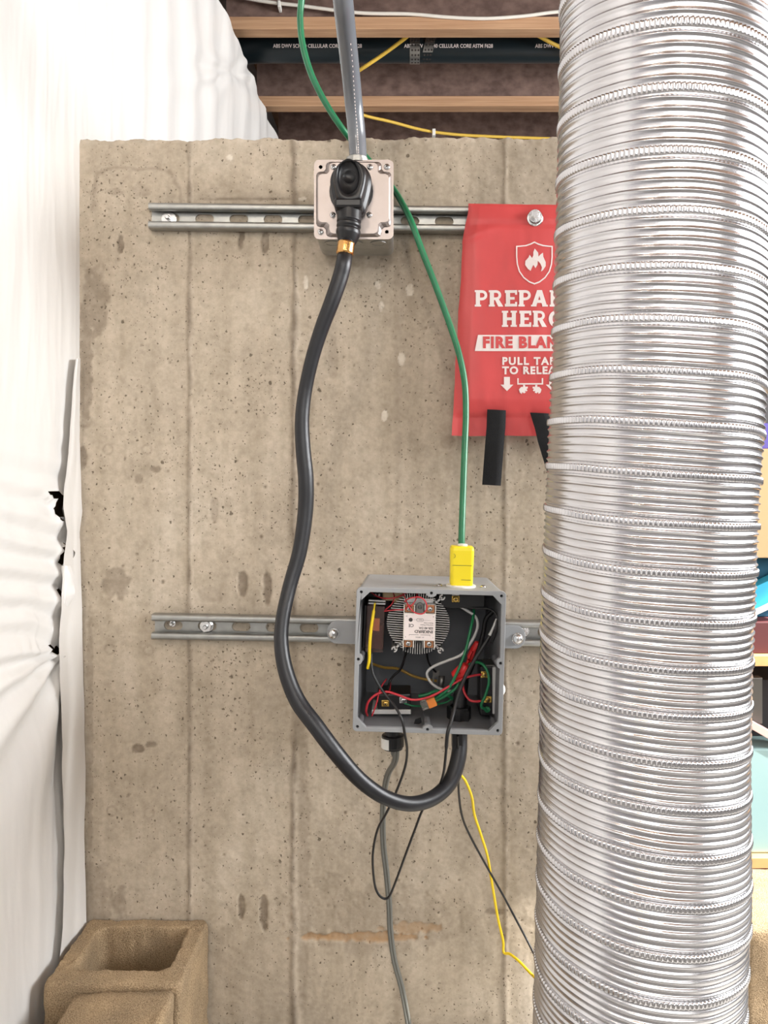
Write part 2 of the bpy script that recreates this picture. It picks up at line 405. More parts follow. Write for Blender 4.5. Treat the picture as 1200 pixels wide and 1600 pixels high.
# ------------------------------------------------------------------ cast concrete wall
SC = D/F_PX
def wall_back():
    x0, x1, zt = -.536, .53, CZ-(218-PY)*SC
    xs = np.concatenate([np.arange(x0, .30, .0022), np.arange(.30, x1+.001, .012)])
    zs = np.concatenate([np.arange(0, .14, .012), np.arange(.14, zt, .0022), [zt]])
    X, Z = np.meshgrid(xs, zs); U = PX+X/SC; Vv = PY-(Z-CZ)/SC
    H = .0012*fbm(X*14, Z*14, 3, 4)+.0007*fbm(X*90, Z*90, 9, 3)
    st = np.zeros(X.shape); lt = np.zeros(X.shape); org = np.zeros(X.shape)
    def seam(uc, wd, h, a, rag=1.):
        nonlocal H, st
        uu = uc+1.6*fbm(Vv*.02, Vv*0+uc, 21, 4)*rag
        d = np.abs(U-uu); wloc = wd*(1+.9*vnoise(Vv*.04, Vv*0, int(uc)))
        prof = np.exp(-(d/wloc)**2)
        H = H+h*prof*(.55+.9*np.abs(vnoise(Vv*.09, Vv*0, int(uc)+3)))+.0006*fbm(U*.5, Vv*.3, 31, 3)*prof
        st = np.maximum(st, a*np.clip(1.25-d/(wloc*1.25), 0, 1)*(.55+.6*vnoise(Vv*.03, Vv*0, 5+int(uc))+.2))
    seam(296, 3.2, .0026, .75); seam(460-(Vv-220)*.003, 4.2, .0030, .85) if False else None
    seam(459, 4.5, .0030, .85, 1.6); seam(622, 6, .0008, .22, 2.); seam(790, 4, .0022, .5)
    # board step: the panel right of the second seam stands back a little
    H = H-.0014*(1/(1+np.exp(-(U-463)/1.5)))
    def blob(cu, cv, ru, rv, dark=.7, depth=0., light=0., orange=0., seed=1, rag=.9):
        nonlocal H, st, lt, org
        q = ((U-cu)/ru)**2+((Vv-cv)/rv)**2
        q = q+rag*fbm(U/9., Vv/9., seed, 3); m = np.clip((1.05-q)*2.2, 0, 1)
        st = np.maximum(st, m*dark); lt = np.maximum(lt, m*light); org = np.maximum(org, m*orange); H = H-depth*m
    # chipped pairs left by the form ties
    for (u, v, ru, rv) in ((377, 372, 6, 22), (415, 374, 6, 26), (379, 915, 8, 24), (417, 920, 7, 28), (377, 1418, 6, 20), (412, 1428, 7, 30), (188, 382, 5, 14)):
        blob(u, v, ru, rv, .72, .0028, seed=int(u))
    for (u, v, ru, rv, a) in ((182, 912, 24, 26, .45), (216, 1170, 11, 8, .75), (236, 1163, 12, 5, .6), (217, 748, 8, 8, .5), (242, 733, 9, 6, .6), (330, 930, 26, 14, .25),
                              (186, 1410, 14, 26, .4), (640, 1440, 40, 20, .3), (775, 1425, 18, 6, .6), (335, 795, 7, 24, .35), (520, 560, 8, 40, .25), (700, 690, 14, 12, .45),  # narrow upright mark right of the power cord paints the cord's shadow
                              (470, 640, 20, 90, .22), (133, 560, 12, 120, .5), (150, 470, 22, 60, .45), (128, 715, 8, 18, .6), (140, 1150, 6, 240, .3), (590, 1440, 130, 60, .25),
                              (150, 1400, 26, 60, .35), (570, 395, 70, 26, .35), (470, 760, 14, 120, .18), (650, 420, 40, 90, .15), (700, 560, 14, 200, .2), (470, 1300, 14, 300, .3),  # wide mark under the upper box paints its soft cast shadow
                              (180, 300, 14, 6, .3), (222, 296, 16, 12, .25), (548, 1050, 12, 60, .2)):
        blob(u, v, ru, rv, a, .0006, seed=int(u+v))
    for (u, v, ru, rv) in ((358, 246, 7, 4), (548, 1000, 4, 10), (590, 445, 5, 7), (640, 452, 6, 9), (478, 442, 4, 9), (596, 480, 4, 10), (476, 600, 3, 12), (471, 310, 6, 3),
                           (600, 650, 5, 7), (626, 560, 6, 12), (880, 246, 8, 8)):
        blob(u, v, ru, rv, 0, -.0006, .75, seed=int(u), rag=1.6)
    # honeycomb pour line low on the wall
    blob(560, 1466, 96, 8, .35, .003, .1, .8, seed=77, rag=1.2); blob(640, 1452, 46, 10, .3, .002, 0, .5, seed=79, rag=1.3)
    blob(500, 1420, 60, 50, .22, .001, seed=83, rag=1.4); blob(385, 311, 84, 3, .55, .001, seed=85, rag=.8)
    # ring shaped form-tie marks
    for (u, v) in ((169, 702), (230, 702), (172, 1014), (232, 1016), (175, 1267), (233, 1270)):
        q = np.abs(np.hypot(U-u, Vv-v)-7.5); m = np.clip(1-q/2.2, 0, 1)*(.5+.8*vnoise(U*.3, Vv*.3, 12)+.2); st = np.maximum(st, .55*np.clip(m, 0, 1)); H = H+.0006*m
    # oval water mark near the top left corner
    q = np.abs(((U-212)/66.)**4+((Vv-310)/46.)**4-1+.5*fbm(U*.05, Vv*.05, 61, 3)); st = np.maximum(st, .42*np.clip(1-q/.32, 0, 1)*(Vv < 330))
    # larger air pits as real hollows, their shade painted in too
    rs = np.random.RandomState(11)
    for k in range(230):
        u = rs.uniform(140, 860); v = rs.uniform(380, 1590); r = rs.uniform(.9, 1.9)*(1.6 if rs.rand() < .08 else 1)
        i0, i1 = np.searchsorted(xs, ((u-9-PX)*SC, (u+9-PX)*SC)); j0, j1 = np.searchsorted(zs, (CZ-(v+9-PY)*SC, CZ-(v-9-PY)*SC))
        if i1-i0 < 2 or j1-j0 < 2: continue
        q = np.hypot(U[j0:j1, i0:i1]-u, (Vv[j0:j1, i0:i1]-v)*rs.uniform(.7, 1.3))
        m = np.clip(1.3-q/r, 0, 1); H[j0:j1, i0:i1] -= .0022*m; st[j0:j1, i0:i1] = np.maximum(st[j0:j1, i0:i1], .7*np.clip(m*1.4, 0, 1))
    # ragged top edge
    edge = np.clip((Z-(zt-.02))/.02, 0, 1); rag = .0035*fbm(X*17, X*0+.3, 41, 3)+.0042*fbm(X*70, X*0+.7, 43, 4)+.007*(X+.5)
    Z = Z+edge*rag; H = H-.004*edge**3*(1+fbm(X*60, Z*60, 45, 3)); lt = np.maximum(lt, .45*edge**2*np.clip(.3+fbm(X*70, Z*70, 47, 3), 0, 1))
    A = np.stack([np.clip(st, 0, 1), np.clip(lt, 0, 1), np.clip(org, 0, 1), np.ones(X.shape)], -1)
    Yg = -H
    # close the block: crest, back and sides from the same border
    crest = [(X[-1]+0, np.full(len(xs), y), Z[-1]+.003*fbm(xs*40, xs*0+y*30, 51, 3)) for y in (.012, .05, .1, .15, .2)]
    X = np.vstack([X]+[c[0][None] for c in crest]+[xs[None]]); Yg = np.vstack([Yg]+[c[1][None] for c in crest]+[np.full((1, len(xs)), .2)])
    Z = np.vstack([Z]+[c[2][None] for c in crest]+[np.zeros((1, len(xs)))])
    A = np.vstack([A, np.tile(A[-1:], (len(crest)+1, 1, 1))])
    # end faces
    X = np.hstack([X[:, :1], X, X[:, -1:]]); Z = np.hstack([Z[:, :1], Z, Z[:, -1:]]); Yg = np.hstack([np.full((len(Yg), 1), .2), Yg, np.full((len(Yg), 1), .2)])
    A = np.hstack([A[:, :1], A, A[:, -1:]])
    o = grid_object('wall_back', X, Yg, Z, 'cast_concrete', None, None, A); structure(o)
    return o
wall_back()

# ------------------------------------------------------------------ insulation blanket on the left wall
def insulation():
    root = thing('insulation_blanket', 'white plastic-faced insulation blanket with wrinkles and tears covering the left wall', 'insulation', (-.56, -.3, 0))
    ys = np.concatenate([np.arange(-1.14, -.36, .02), np.arange(-.36, .03, .0036), np.arange(.034, 1.75, .009)])
    zs = np.arange(0.0, 2.24, .0058)
    Y, Z = np.meshgrid(ys, zs); X0 = -.532
    dd = D+Y; dd = np.maximum(dd, .3); U = PX+X0*F_PX/dd; V = PY-(Z-CZ)*F_PX/dd      # where the film would appear, for placing its creases
    X = np.full(Y.shape, X0)
    bul = .030*fbm(Y*2.3+3, Z*1.6, 5, 2)*np.clip(-Y/.25, 0, 1)+.022*fbm(Y*2.2, Z*1.5, 8, 2)*np.clip((Y-.02)/.3, 0, 1)
    X = X+bul
    ridge = lambda n: 1-np.abs(n)*2
    X = X+(.0022+.0016*(Y > 0))*fbm(Y*16, Z*3.0, 15, 4)+.0018*ridge(fbm(Y*26, Z*3.5, 19, 3))*np.clip(fbm(Y*3, Z*2, 27, 2)+.5, 0, 1)
    # horizontal tucks around the taped seam, mid height
    band = np.exp(-((V-880)/150)**2)*np.clip(-Y/.03, 0, 1)
    ph = (V-.22*(U-95))/46
    X = X+band*.012*(ridge((ph+.6*fbm(Y*6, Z*6, 33, 3)) % 1-.5)-.5)
    # folds fanning down and to the left from the lowest tear
    ang = np.arctan2(V-1015, 100-U); rad = np.hypot(V-1015, 100-U)
    fan = np.exp(-((rad-130)/130)**2)*(V > 1015)*np.clip(-Y/.02, 0, 1)
    X = X+fan*.008*np.sin(ang*15+1.5*fbm(Y*5, Z*5, 35, 2))
    # folds running to the staple near the joists
    ang = np.arctan2(V-112, U-352); rad = np.hypot(V-112, U-352)
    X = X+(Y > .1)*np.exp(-(rad/110)**2)*(.0045*np.sin(ang*7+2.5*fbm(Y*3, Z*3, 37, 2))*np.clip(rad/30, 0, 1)-.012*np.exp(-(rad/12)**2))
    X = X+(Y > .4)*.03*np.clip((Y-.6)/.5, 0, 1)*np.clip((Z-1.7)/.4, 0, 1)
    # long vertical drapes above the concrete
    X = X+.004*np.sin(Y*34+2.2*fbm(Y*2, Z*2, 39, 2)+Z*3)*np.clip((Y-.05)/.2, 0, 1)
    keep = np.ones(Y.shape, bool)
    for (u, v, ru, rv, s) in ((93, 797, 6, 18, 0), (100, 872, 8, 18, .1), (92, 934, 4, 11, 0), (87, 1020, 9, 7, .2), (86, 776, 9, 4, .1)):
        q = ((U-u)/ru)**2+((V-v-(U-u)*s)/rv)**2+.5*fbm(U*.12, V*.12, 53, 2)
        keep &= ~((q < 1) & (Y < 0)); X = X+(Y < 0)*.006*np.exp(-np.maximum(q-1, 0)*1.2)*(q >= .8)
    X = np.where((Y > -.012) & (Z < CZ-(218-PY)*SC), np.minimum(X, -.533), X)
    grid_object('facing_film', X, Y, Z, 'white_film', root, keep)
    b = MB(); b.box((XL+.002, -1.14, 0), (-.565, 1.75, 2.2)); b.build('batt', 'batt_brown', root)
    # loose edge of the film hanging as a strip against the concrete
    vs = np.linspace(560, 1545, 220); tt = np.linspace(0, 1, 14)
    T, Vv = np.meshgrid(tt, vs)
    ul = np.interp(Vv, [560, 690, 790, 830, 880, 1000, 1100, 1250, 1340, 1452, 1545], [118, 108, 98, 104, 100, 93, 95, 99, 100, 98, 88])
    ur = np.interp(Vv, [560, 690, 775, 800, 835, 900, 1050, 1200, 1300, 1400, 1452, 1545], [125, 125, 127, 129, 124, 127, 130, 134, 132, 134, 136, 122])
    ur = ur+1.2*fbm(Vv*.02, Vv*0, 67, 3); ul = ul+2*fbm(Vv*.025, Vv*0, 69, 3)
    dl = .522*F_PX/(PX-ul); Uu = ul+(ur-ul)*T
    d = dl+(1.2535-dl)*T**.8
    d = d-.006*np.sin(T*math.pi)+.0022*np.sin(T*9+Vv*.011+2*fbm(Vv*.01, T*2, 71, 2))
    Xs = (Uu-PX)*d/F_PX; Zs = CZ-(Vv-PY)*d/F_PX
    grid_object('edge_flap', Xs, -D+d, Zs, 'white_film', root)
    # a small torn patch stuck by the second tear
    T, Vv = np.meshgrid(np.linspace(0, 1, 8), np.linspace(884, 948, 16)); Uu = 98+(20-9*np.abs((Vv-912)/34)**2)*T+5*fbm(Vv*.06, T*2, 73, 2)
    d = 1.180+.02*T-.004*np.sin(T*3)+.003*fbm(Vv*.05, T*3, 75, 2); Zs = CZ-(Vv-PY)*d/F_PX
    grid_object('torn_patch', (Uu-PX)*d/F_PX, -D+d, Zs, 'white_film', root)
insulation()

# ------------------------------------------------------------------ spiral aluminium duct
def duct():
    vs = [-60, 0, 130, 300, 560, 800, 1000, 1200, 1400, 1600, 1700]
    uc = [1047, 1045, 1042, 1034, 1025.5, 1012, 1004.5, 1001.5, 1000, 993, 990]
    wd = [356, 354, 350, 344, 341, 334, 332, 330, 333, 330, 330]
    R = .1005; pts = []
    for v, u, q in zip(vs, uc, wd):
        d = F_PX*R/(q/2)*math.sqrt(1+((u-PX)/F_PX)**2)*1.005
        pts.append(P(u, v, math.sqrt(d*d+R*R)))
    pts.sort(key=lambda p: p.z); zz = np.array([p.z for p in pts]); cx = np.array([p.x for p in pts]); cy = np.array([p.y for p in pts])
    zz = np.concatenate([[0, .1], zz, [1.7, ZC-.02]]); cx = np.concatenate([[cx[0], cx[0]], cx, [cx[-1]+.01]*2]); cy = np.concatenate([[cy[0], cy[0]], cy, [cy[-1]-.02]*2])
    # strip edge height after t turns, counted down from the ceiling; the strip is stretched more towards the top
    pitch = lambda z: np.interp(z, [0, .45, .95, 1.15, 1.33, 2.5], [.0455, .0425, .0415, .0475, .0555, .056])
    N = 100
    root = thing('spiral_duct', 'large ribbed silver aluminium flexible duct standing in front of the concrete wall', 'duct', (float(cx[0]), float(cy[0]), 0))
    zt = [ZC-.004]; rs = np.random.RandomState(3)
    while zt[-1] > .047: zt.append(zt[-1]-float(pitch(zt[-1]))*rs.uniform(.96, 1.04))
    zt = np.array(zt); turns = len(zt)-2
    smooth = lambda t: np.interp(t, np.arange(len(zt)), zt)
    def pos(t, s, dr):
        z = smooth(t)*(1-s)+smooth(t+1)*s
        th = 2*math.pi*t
        z = z+.0016*np.sin(th+z*9)+.0022*fbm(np.cos(th)*1.2+5, np.sin(th)*1.2+z*5, 81, 2)
        rr = R+dr+.0016*fbm(np.cos(th)*1.5+9, np.sin(th)*1.5+z*7, 83, 2)
        z = np.clip(z, .001, ZC-.001)
        return np.interp(z, zz, cx)+rr*np.cos(th), np.interp(z, zz, cy)+rr*np.sin(th), z
    ribs = 5; per = 9; s0, s1 = .08, .92
    S = np.linspace(s0, s1, ribs*per+1); prof = .0021*np.clip(np.cos(2*math.pi*(S-s0)/(s1-s0)*ribs+math.pi), -1, 1)
    prof = .0017*((np.cos(2*math.pi*((S-s0)/(s1-s0)*ribs)+math.pi)+1)/2)**4-.0002
    T = np.arange(0, turns, 1/N)
    TT, SS = np.meshgrid(T, S); PP = np.repeat(prof[:, None], len(T), 1)
    PP = PP*(1+.5*fbm(TT*3, SS*4, 87, 2))
    grid_object('ribbed_wall', *pos(TT, SS, PP), 'aluminium_foil', root)
    # crimped lock seam winding round the duct, knurled
    N2 = 760; T = np.arange(0, turns, 1/N2)
    S2 = np.array([-.085, -.078, -.070, -.03, .04, .072, .082, .088]); base = np.array([-.0002, .0004, .0015, .0019, .0019, .0016, -.0004, -.0006])
    tooth = np.array([0, .2, 1, 1, 1, .7, .1, 0])
    TT, SS = np.meshgrid(T, S2)
    PP = base[:, None]+tooth[:, None]*.00070*np.cos(2*math.pi*152*T)[None, :]
    grid_object('crimped_seam', *pos(TT+1e-6, SS, PP), 'aluminium_foil', root)
duct()

# ------------------------------------------------------------------ concrete blocks on the floor
def cmu(name, label, x0, x1, y0, y1, z0, z1, cells, seed, group=None):
    cx, cy = (x0+x1)/2, (y0+y1)/2
    b = MB(); nz = 14
    def rough(p, a=.0022):
        n = mnoise.noise_vector(Vector(p)*90+Vector((seed, 0, 0)))*a+mnoise.noise_vector(Vector(p)*22+Vector((seed, 3, 0)))*a*1.1
        return Vector(p)+n
    def loop(w_, h_, r, z, ccx=cx, ccy=cy, n=160):
        base = rrect(w_, h_, r, 8, ccx, ccy); out = []; L_ = [math.dist(base[i], base[(i+1) % len(base)]) for i in range(len(base))]; tot = sum(L_); acc = 0; i = 0
        for k in range(n):
            t = tot*k/n
            while acc+L_[i] < t: acc += L_[i]; i += 1
            f = (t-acc)/L_[i]; a, c = base[i], base[(i+1) % len(base)]
            out.append((a[0]+(c[0]-a[0])*f, a[1]+(c[1]-a[1])*f, z))
        return out
    W_, H_ = x1-x0, y1-y0
    loops = [loop(W_, H_, .008, z0)]+[loop(W_, H_, .008, z0+(z1-.006-z0)*k/nz) for k in range(1, nz+1)]+[loop(W_-.006, H_-.006, .007, z1-.001)]
    if cells:
        (a0, a1, c0, c1) = cells
        for t in (.25, .5, .75): pass
        oc = loops[-1]; ic = loop(a1-a0, c1-c0, .014, z1-.003, (a0+a1)/2, (c0+c1)/2)
        for t in (.06, .2, .4, .6, .8, .94): loops.append([tuple(Vector(p)*(1-t)+Vector((q[0], q[1], z1))*t) for p, q in zip(oc, ic)])
        loops.append(ic)
        for k in range(1, nz+1):
            t = k/nz; loops.append(loop(a1-a0-.012*t, c1-c0-.012*t, .014, z1-.003-(z1-z0-.004)*t, (a0+a1)/2, (c0+c1)/2))
        loops = [[tuple(rough(p)) for p in l] for l in loops]; b.loft(loops, False, False)
        b.loft([loops[0], loops[-1]], False, False)
    else:
        for k in range(1, 14): t = k/14; loops.append(loop((W_-.006)*(1-t)+.002, (H_-.006)*(1-t)+.002, .007*(1-t)+.0005, z1))
        loops = [[tuple(rough(p)) for p in l] for l in loops]; b.loft(loops)
    for i, p in enumerate(b.v):
        if p[2] < z0+.004: b.v[i] = (p[0], p[1], z0)
    o = b.build(name, 'block_concrete'); return tag(o, label, 'concrete block', group)
cmu('concrete_block', 'tan hollow concrete block with one open cell, in the corner against the concrete wall', -.515, -.319, -.166, -.006, 0, CZ-.721, (-.4865, -.345, -.137, -.030), 3)
cmu('concrete_block', 'tan solid-topped concrete block in front of the hollow block', -.466, -.325, -.62, -.172, 0, CZ-.7275, None, 9)
cmu('concrete_block', 'sunlit concrete block at the right edge behind the silver duct', .535, .93, -.05, .145, 0, CZ-.715, None, 15)

# ------------------------------------------------------------------ strut channels
def obr(pts2, t):                              # thin strip profile around a polyline
    L_, R_ = [], []
    for i, p in enumerate(pts2):
        a = Vector(pts2[max(i-1, 0)]); c = Vector(pts2[min(i+1, len(pts2)-1)]); tg = (c-a).normalized(); n = Vector((-tg.y, tg.x))
        L_.append(Vector(p)+n*t/2); R_.append(Vector(p)-n*t/2)
    return L_+R_[::-1]
def jprofile(sign):                            # (height, depth) centre line: web edge, flange, lip, return
    out = [(sign*.010, .0013), (sign*.0165, .0013)]
    def arc(cx, cy, r, a0, a1, n=4): return [(sign*(cx+r*math.cos(math.radians(a0+(a1-a0)*k/n))), cy+r*math.sin(math.radians(a0+(a1-a0)*k/n))) for k in range(n+1)]
    out += arc(.0164, .0043, .003, -90, 0); out += arc(.0159, .0158, .0035, 0, 90); out += arc(.0135, .0163, .003, 90, 180)
    out += [(sign*.0105, .0105)]; return out
def hexbolt(b, M, r=.0068, wr=.0115, nut=True, h=.005):
    b.lathe([(wr, 0), (wr, .0016), (wr-.001, .002)], M, 22, False)
    if nut: b.loft([[(r*math.cos(math.radians(60*k+14)), r*math.sin(math.radians(60*k+14)), z) for k in range(6)] for z in (.002, .002+h)], True, True, M, True, False)
    b.lathe([(.0038, .002), (.0038, .006+h), (.0028, .0075+h)], M, 12, False)
def strut(ul, vl, ur, vr, slots, label, bolts, ticks=()):
    df = D-.0195; A = P(ul, vl, df); B = P(ur, vr, df); ln = (B-A).length; roll = math.degrees(math.atan2(B.z-A.z, B.x-A.x))
    base = Vector((A.x, 0-.0008, A.z)); M = front(base, roll)
    root = thing('strut_channel', label, 'strut channel', base, 'slotted steel strut channels')
    b = MB()
    for sg in (1, -1):
        pr = obr(jprofile(sg), .0026)
        b.loft([[(x, p.x, p.y) for p in pr] for x in (0, ln)], True, True, M, True, False)
    sl = [slot(s*ln if s < 0 else s, 0, .0305, .0152) for s in slots]
    b.plate([rrect(ln, .0335, .0005, 1, ln/2, 0)]+sl, .0024, M, 0, .0002)
    b.build('channel', 'galvanised', root)
    for (x, y, kind) in bolts:
        b = MB(); Mb = M @ Matrix.Translation((x, y, .0026))
        if kind == 'washer': hexbolt(b, Mb, .0066, .0125)
        elif kind == 'nut': hexbolt(b, Mb, .0092, .0112, True, .007)
        else: b.lathe([(.005, -.002), (.005, .001), (.0032, .001), (.0032, .009), (.0022, .010)], Mb, 12, False)
        b.build('bolt', 'zinc_bright', root)
    for t in ticks:
        b = MB(); b.box((t-.0004, .0125, .0191), (t+.0004, .0185, .0195), M); b.build('tick_mark', 'ink', root)
    return root, M, ln
k1 = SC
s1, M1, ln1 = strut(232, 336, 960, 344, [.0305+i*.0560 for i in range(13)], 'upper slotted steel strut channel bolted near the top of the concrete wall', [(.0285, -.001, 'washer')])
s2, M2, ln2 = strut(237, 979.5, 960, 993, [.030+i*.0556 for i in range(13)], 'lower slotted steel strut channel carrying the open grey enclosure', [(.029, .003, 'stud'), (.0852, 0, 'nut'), (.600, .002, 'washer')], (.137, .180))

# ------------------------------------------------------------------ upper electrical box with cover and receptacle
def screw(name, p, r, material, parent, n=14, slotang=40, h=.0022, label=None, M=None):
    b = MB(); M = M or front(p)
    b.lathe([(r, 0), (r, h*.5), (r*.75, h), (r*.1, h*1.15)], M, n)
    b.cur = 1
    for a in (slotang, slotang+90):
        b.box((-r*.55, -r*.12, h*.9), (r*.55, r*.12, h*1.3), M @ Matrix.Rotation(math.radians(a), 4, 'Z'))
    return b.build(name, [material, 'ink'], parent, label)
def upper_box():
    c = P(551, 302, 1.124); root = thing('electrical_box', 'square galvanised electrical box with raised cover on the upper strut channel', 'electrical box', (c.x, -.06, c.z-.06))
    yb = -.0215; dep = .088
    M = front((c.x, yb, c.z))
    b = MB(); W_ = .1165
    outer = rrect(W_, W_, .010); inner = rrect(W_-.004, W_-.004, .009)
    b.loft([[(x, y, z) for x, y in outer] for z in (0, .05, .0505, dep)], True, False, M, True, False)
    b.loft([[(x, y, z) for x, y in inner] for z in (.002, dep)], True, False, M, True, False)
    b.loft([[(x, y, dep) for x, y in outer], [(x, y, dep) for x, y in inner]], False, False, M, True, False)
    body = b.build('body', 'galvanised', root)
    for sx in (-.034, 0, .036):                # knock-outs on the underside
        b = MB(); b.lathe([(.0125, 0), (.0125, .0006), (.0100, .0006), (.0100, -.0002)], Matrix.Translation((c.x+sx, yb-.066, c.z-W_/2-.0004)) @ Matrix.Rotation(math.pi, 4, 'X'), 24, False); b.build('knockout', 'galvanised', body)
    # cover: flat corners, raised field
    b = MB(); w_ = .119
    holes = [circ(-.0495, .0485, .0028), circ(.0495, -.0485, .0028)]
    b.plate([rrect(w_, w_, .008)]+holes, .0014, M, 0, dep)
    hw = w_/2-.0032; k = .0145; rr = .006
    def field(inset):
        h_ = hw-inset; kk = k+inset*.6; out = []
        def arc(cx, cy, r, a0, a1, n=4):
            for q in range(n+1):
                a = math.radians(a0+(a1-a0)*q/n); out.append((cx+r*math.cos(a), cy+r*math.sin(a)))
        for (sx, sy, rot) in ((1, 1, 0), (-1, 1, 90), (-1, -1, 180), (1, -1, 270)):
            pass
        pts = [(h_, h_-kk-rr), (h_-rr*.3, h_-kk-rr*.3), (h_-rr, h_-kk), (h_-kk+rr*.6, h_-kk), (h_-kk, h_-kk+rr*.6), (h_-kk, h_-rr), (h_-kk-rr*.3, h_-rr*.3), (h_-kk-rr, h_)]
        for q in range(4):
            ca, sa = math.cos(math.pi/2*q), math.sin(math.pi/2*q); out += [(x*ca-y*sa, x*sa+y*ca) for x, y in pts]
        return out
    b.loft([[(x, y, dep+z) for x, y in field(i)] for i, z in ((0, .0014), (.0006, .0032), (.0022, .0062), (.0036, .0072))], False, True, M, True, False)
    b.build('cover', 'cover_steel', root)
    zf = dep+.0072
    for (x, y, big) in ((.0495, .0485, 1), (-.0495, -.0485, 1)):
        screw('screw', M @ Vector((x, y, dep+.0014)), .0046, 'zinc_bright', root, slotang=rnd.uniform(0, 90))
    for (u, v) in ((521, 261), (578, 261), (520, 336), (577, 336)):
        p = P(u, v, D+yb-zf); screw('screw', Vector((p.x, yb-zf, p.z)), .0044, 'zinc_bright', root, slotang=rnd.uniform(0, 90))
    # receptacle face
    cc = P(549, 300, D+yb-zf); b = MB(); b.plate([circ(0, 0, .0325, 30, .0345)], .004, front((cc.x, yb-zf, cc.z)), .0008); b.build('receptacle', 'black_plastic', root)
    # conduit fitting on the top
    ct = P(558, 232, 1.165); b = MB(); top = c.z+W_/2
    b.lathe([(.019, 0), (.019, .004), (.0165, .005), (.0165, .009), (.0150, .010)], Matrix.Translation((ct.x, ct.y, top)), 24, False); b.build('conduit_fitting', 'galvanised', root)
    return yb-zf, c
yplate, cbox = upper_box()

# ------------------------------------------------------------------ black power cord with angled plug
def power_cord():
    dpl = D+yplate
    root = thing('power_cord', 'thick black power cord with angled plug looping from steel box down to grey enclosure', 'power cord', P(660, 1260, 1.05))
    # plug head: teardrop outline lofted outwards with a finger recess
    def outline(k, kb=None, n=48):
        out = []
        for i in range(n):
            a = 2*math.pi*i/n; x, y = math.cos(a), math.sin(a)
            if y >= 0: px_, py_ = 32.5*x, 33*y
            else:
                t = -y; wdt = 32.5*(1-.38*min(1, t*1.05)**1.5); px_ = wdt*(x/ max(1e-6, math.sqrt(max(1e-9, 1-y*y))))*(1 if t < .9 else max(0, (1-t)/.1)**.5) if t < .999 else 0
                py_ = -54*t
            out.append((px_*k, py_*(kb or k)))
        return out
    sc_ = (dpl-.02)/F_PX; M = front(P(548, 283, dpl-.02)); M.translation.y = yplate
    M.translation.x = P(548, 283, dpl-.02).x; M.translation.z = P(548, 283, dpl-.02).z
    def lp(k, z, kb=None, oy=0.): return [(x*sc_, (y+oy)*sc_, z) for x, y in outline(k, kb)]
    def el(rx, ry, z, n=48): return [((rx*math.cos(2*math.pi*i/n)-2)*sc_, (ry*math.sin(2*math.pi*i/n)-2)*sc_, z) for i in range(n)]
    b = MB()
    b.loft([lp(.97, .004), lp(1.0, .006), lp(1.0, .016), lp(.97, .019), lp(.86, .020), lp(.83, .023), lp(.80, .036), lp(.74, .041), lp(.66, .0425),
            el(17.5, 27.5, .0417), el(16, 25.5, .039), el(15, 24, .0345), el(6, 9, .034)], True, True, M)
    pl = b.build('plug', 'black_plastic', root)
    b = MB(); b.lathe([(.0105, .033), (.0105, .0345), (.0095, .035), (.0093, .0345)], M @ Matrix.Translation((-.001, 0, 0)), 24); b.build('logo_disc', 'black_plastic', pl)
    dn = dpl-.022
    b = MB(); cc = P(545.5, 324, dn); b.box((cc.x-.0205, cc.y-.021, cc.z-.0075), (cc.x+.0205, cc.y+.016, cc.z+.0075), None, .004); b.build('clamp_collar', 'black_plastic', pl)
    pts = pxpath([(546, 326, dn-.002), (545.5, 340, dn-.003), (545, 352, dn-.004), (543.5, 369, dn-.005), (541, 384, dn-.006)], 10)
    def rr(t):
        r = .0178 if t < .7 else .0178-(t-.7)/.3*.0068
        return r-(.0024 if (.42 < t < .47 or .56 < t < .61) else 0)
    b = MB(); b.tube(pts, rr, 20); b.build('strain_relief', 'black_plastic', root)
    path = [(541.5, 376, dn-.006), (538, 405, 1.086), (532, 432, 1.084), (519, 470, 1.085), (502, 515, 1.09), (488, 560, 1.095), (477, 610, 1.10), (472, 655, 1.10), (473.5, 700, 1.10),
            (478, 750, 1.10), (477, 800, 1.10), (468.5, 860, 1.095), (453, 915, 1.085), (442, 965, 1.07), (439.5, 1005, 1.06), (447, 1050, 1.05), (465, 1095, 1.04), (494, 1135, 1.03),
            (528, 1180, 1.025), (562, 1218, 1.03), (600, 1245, 1.04), (640, 1256, 1.055), (676, 1247, 1.075), (703, 1222, 1.095), (716, 1185, 1.11), (718.5, 1150, 1.12), (718, 1105, 1.125), (722, 1060, 1.13)]
    pp = pxpath(path, 8); b = MB(); b.tube(pp, lambda t: .0106+.0007*math.sin(t*23), 20); b.build('cord', 'black_rubber', root)
    b = MB(); b.tube(pxpath([(541, 380, 1.0885), (540, 388, 1.0875), (538.8, 397, 1.0867)], 4), .0124, 20); b.build('gold_band', 'gold_foil', root, 'shiny gold foil band')
power_cord()

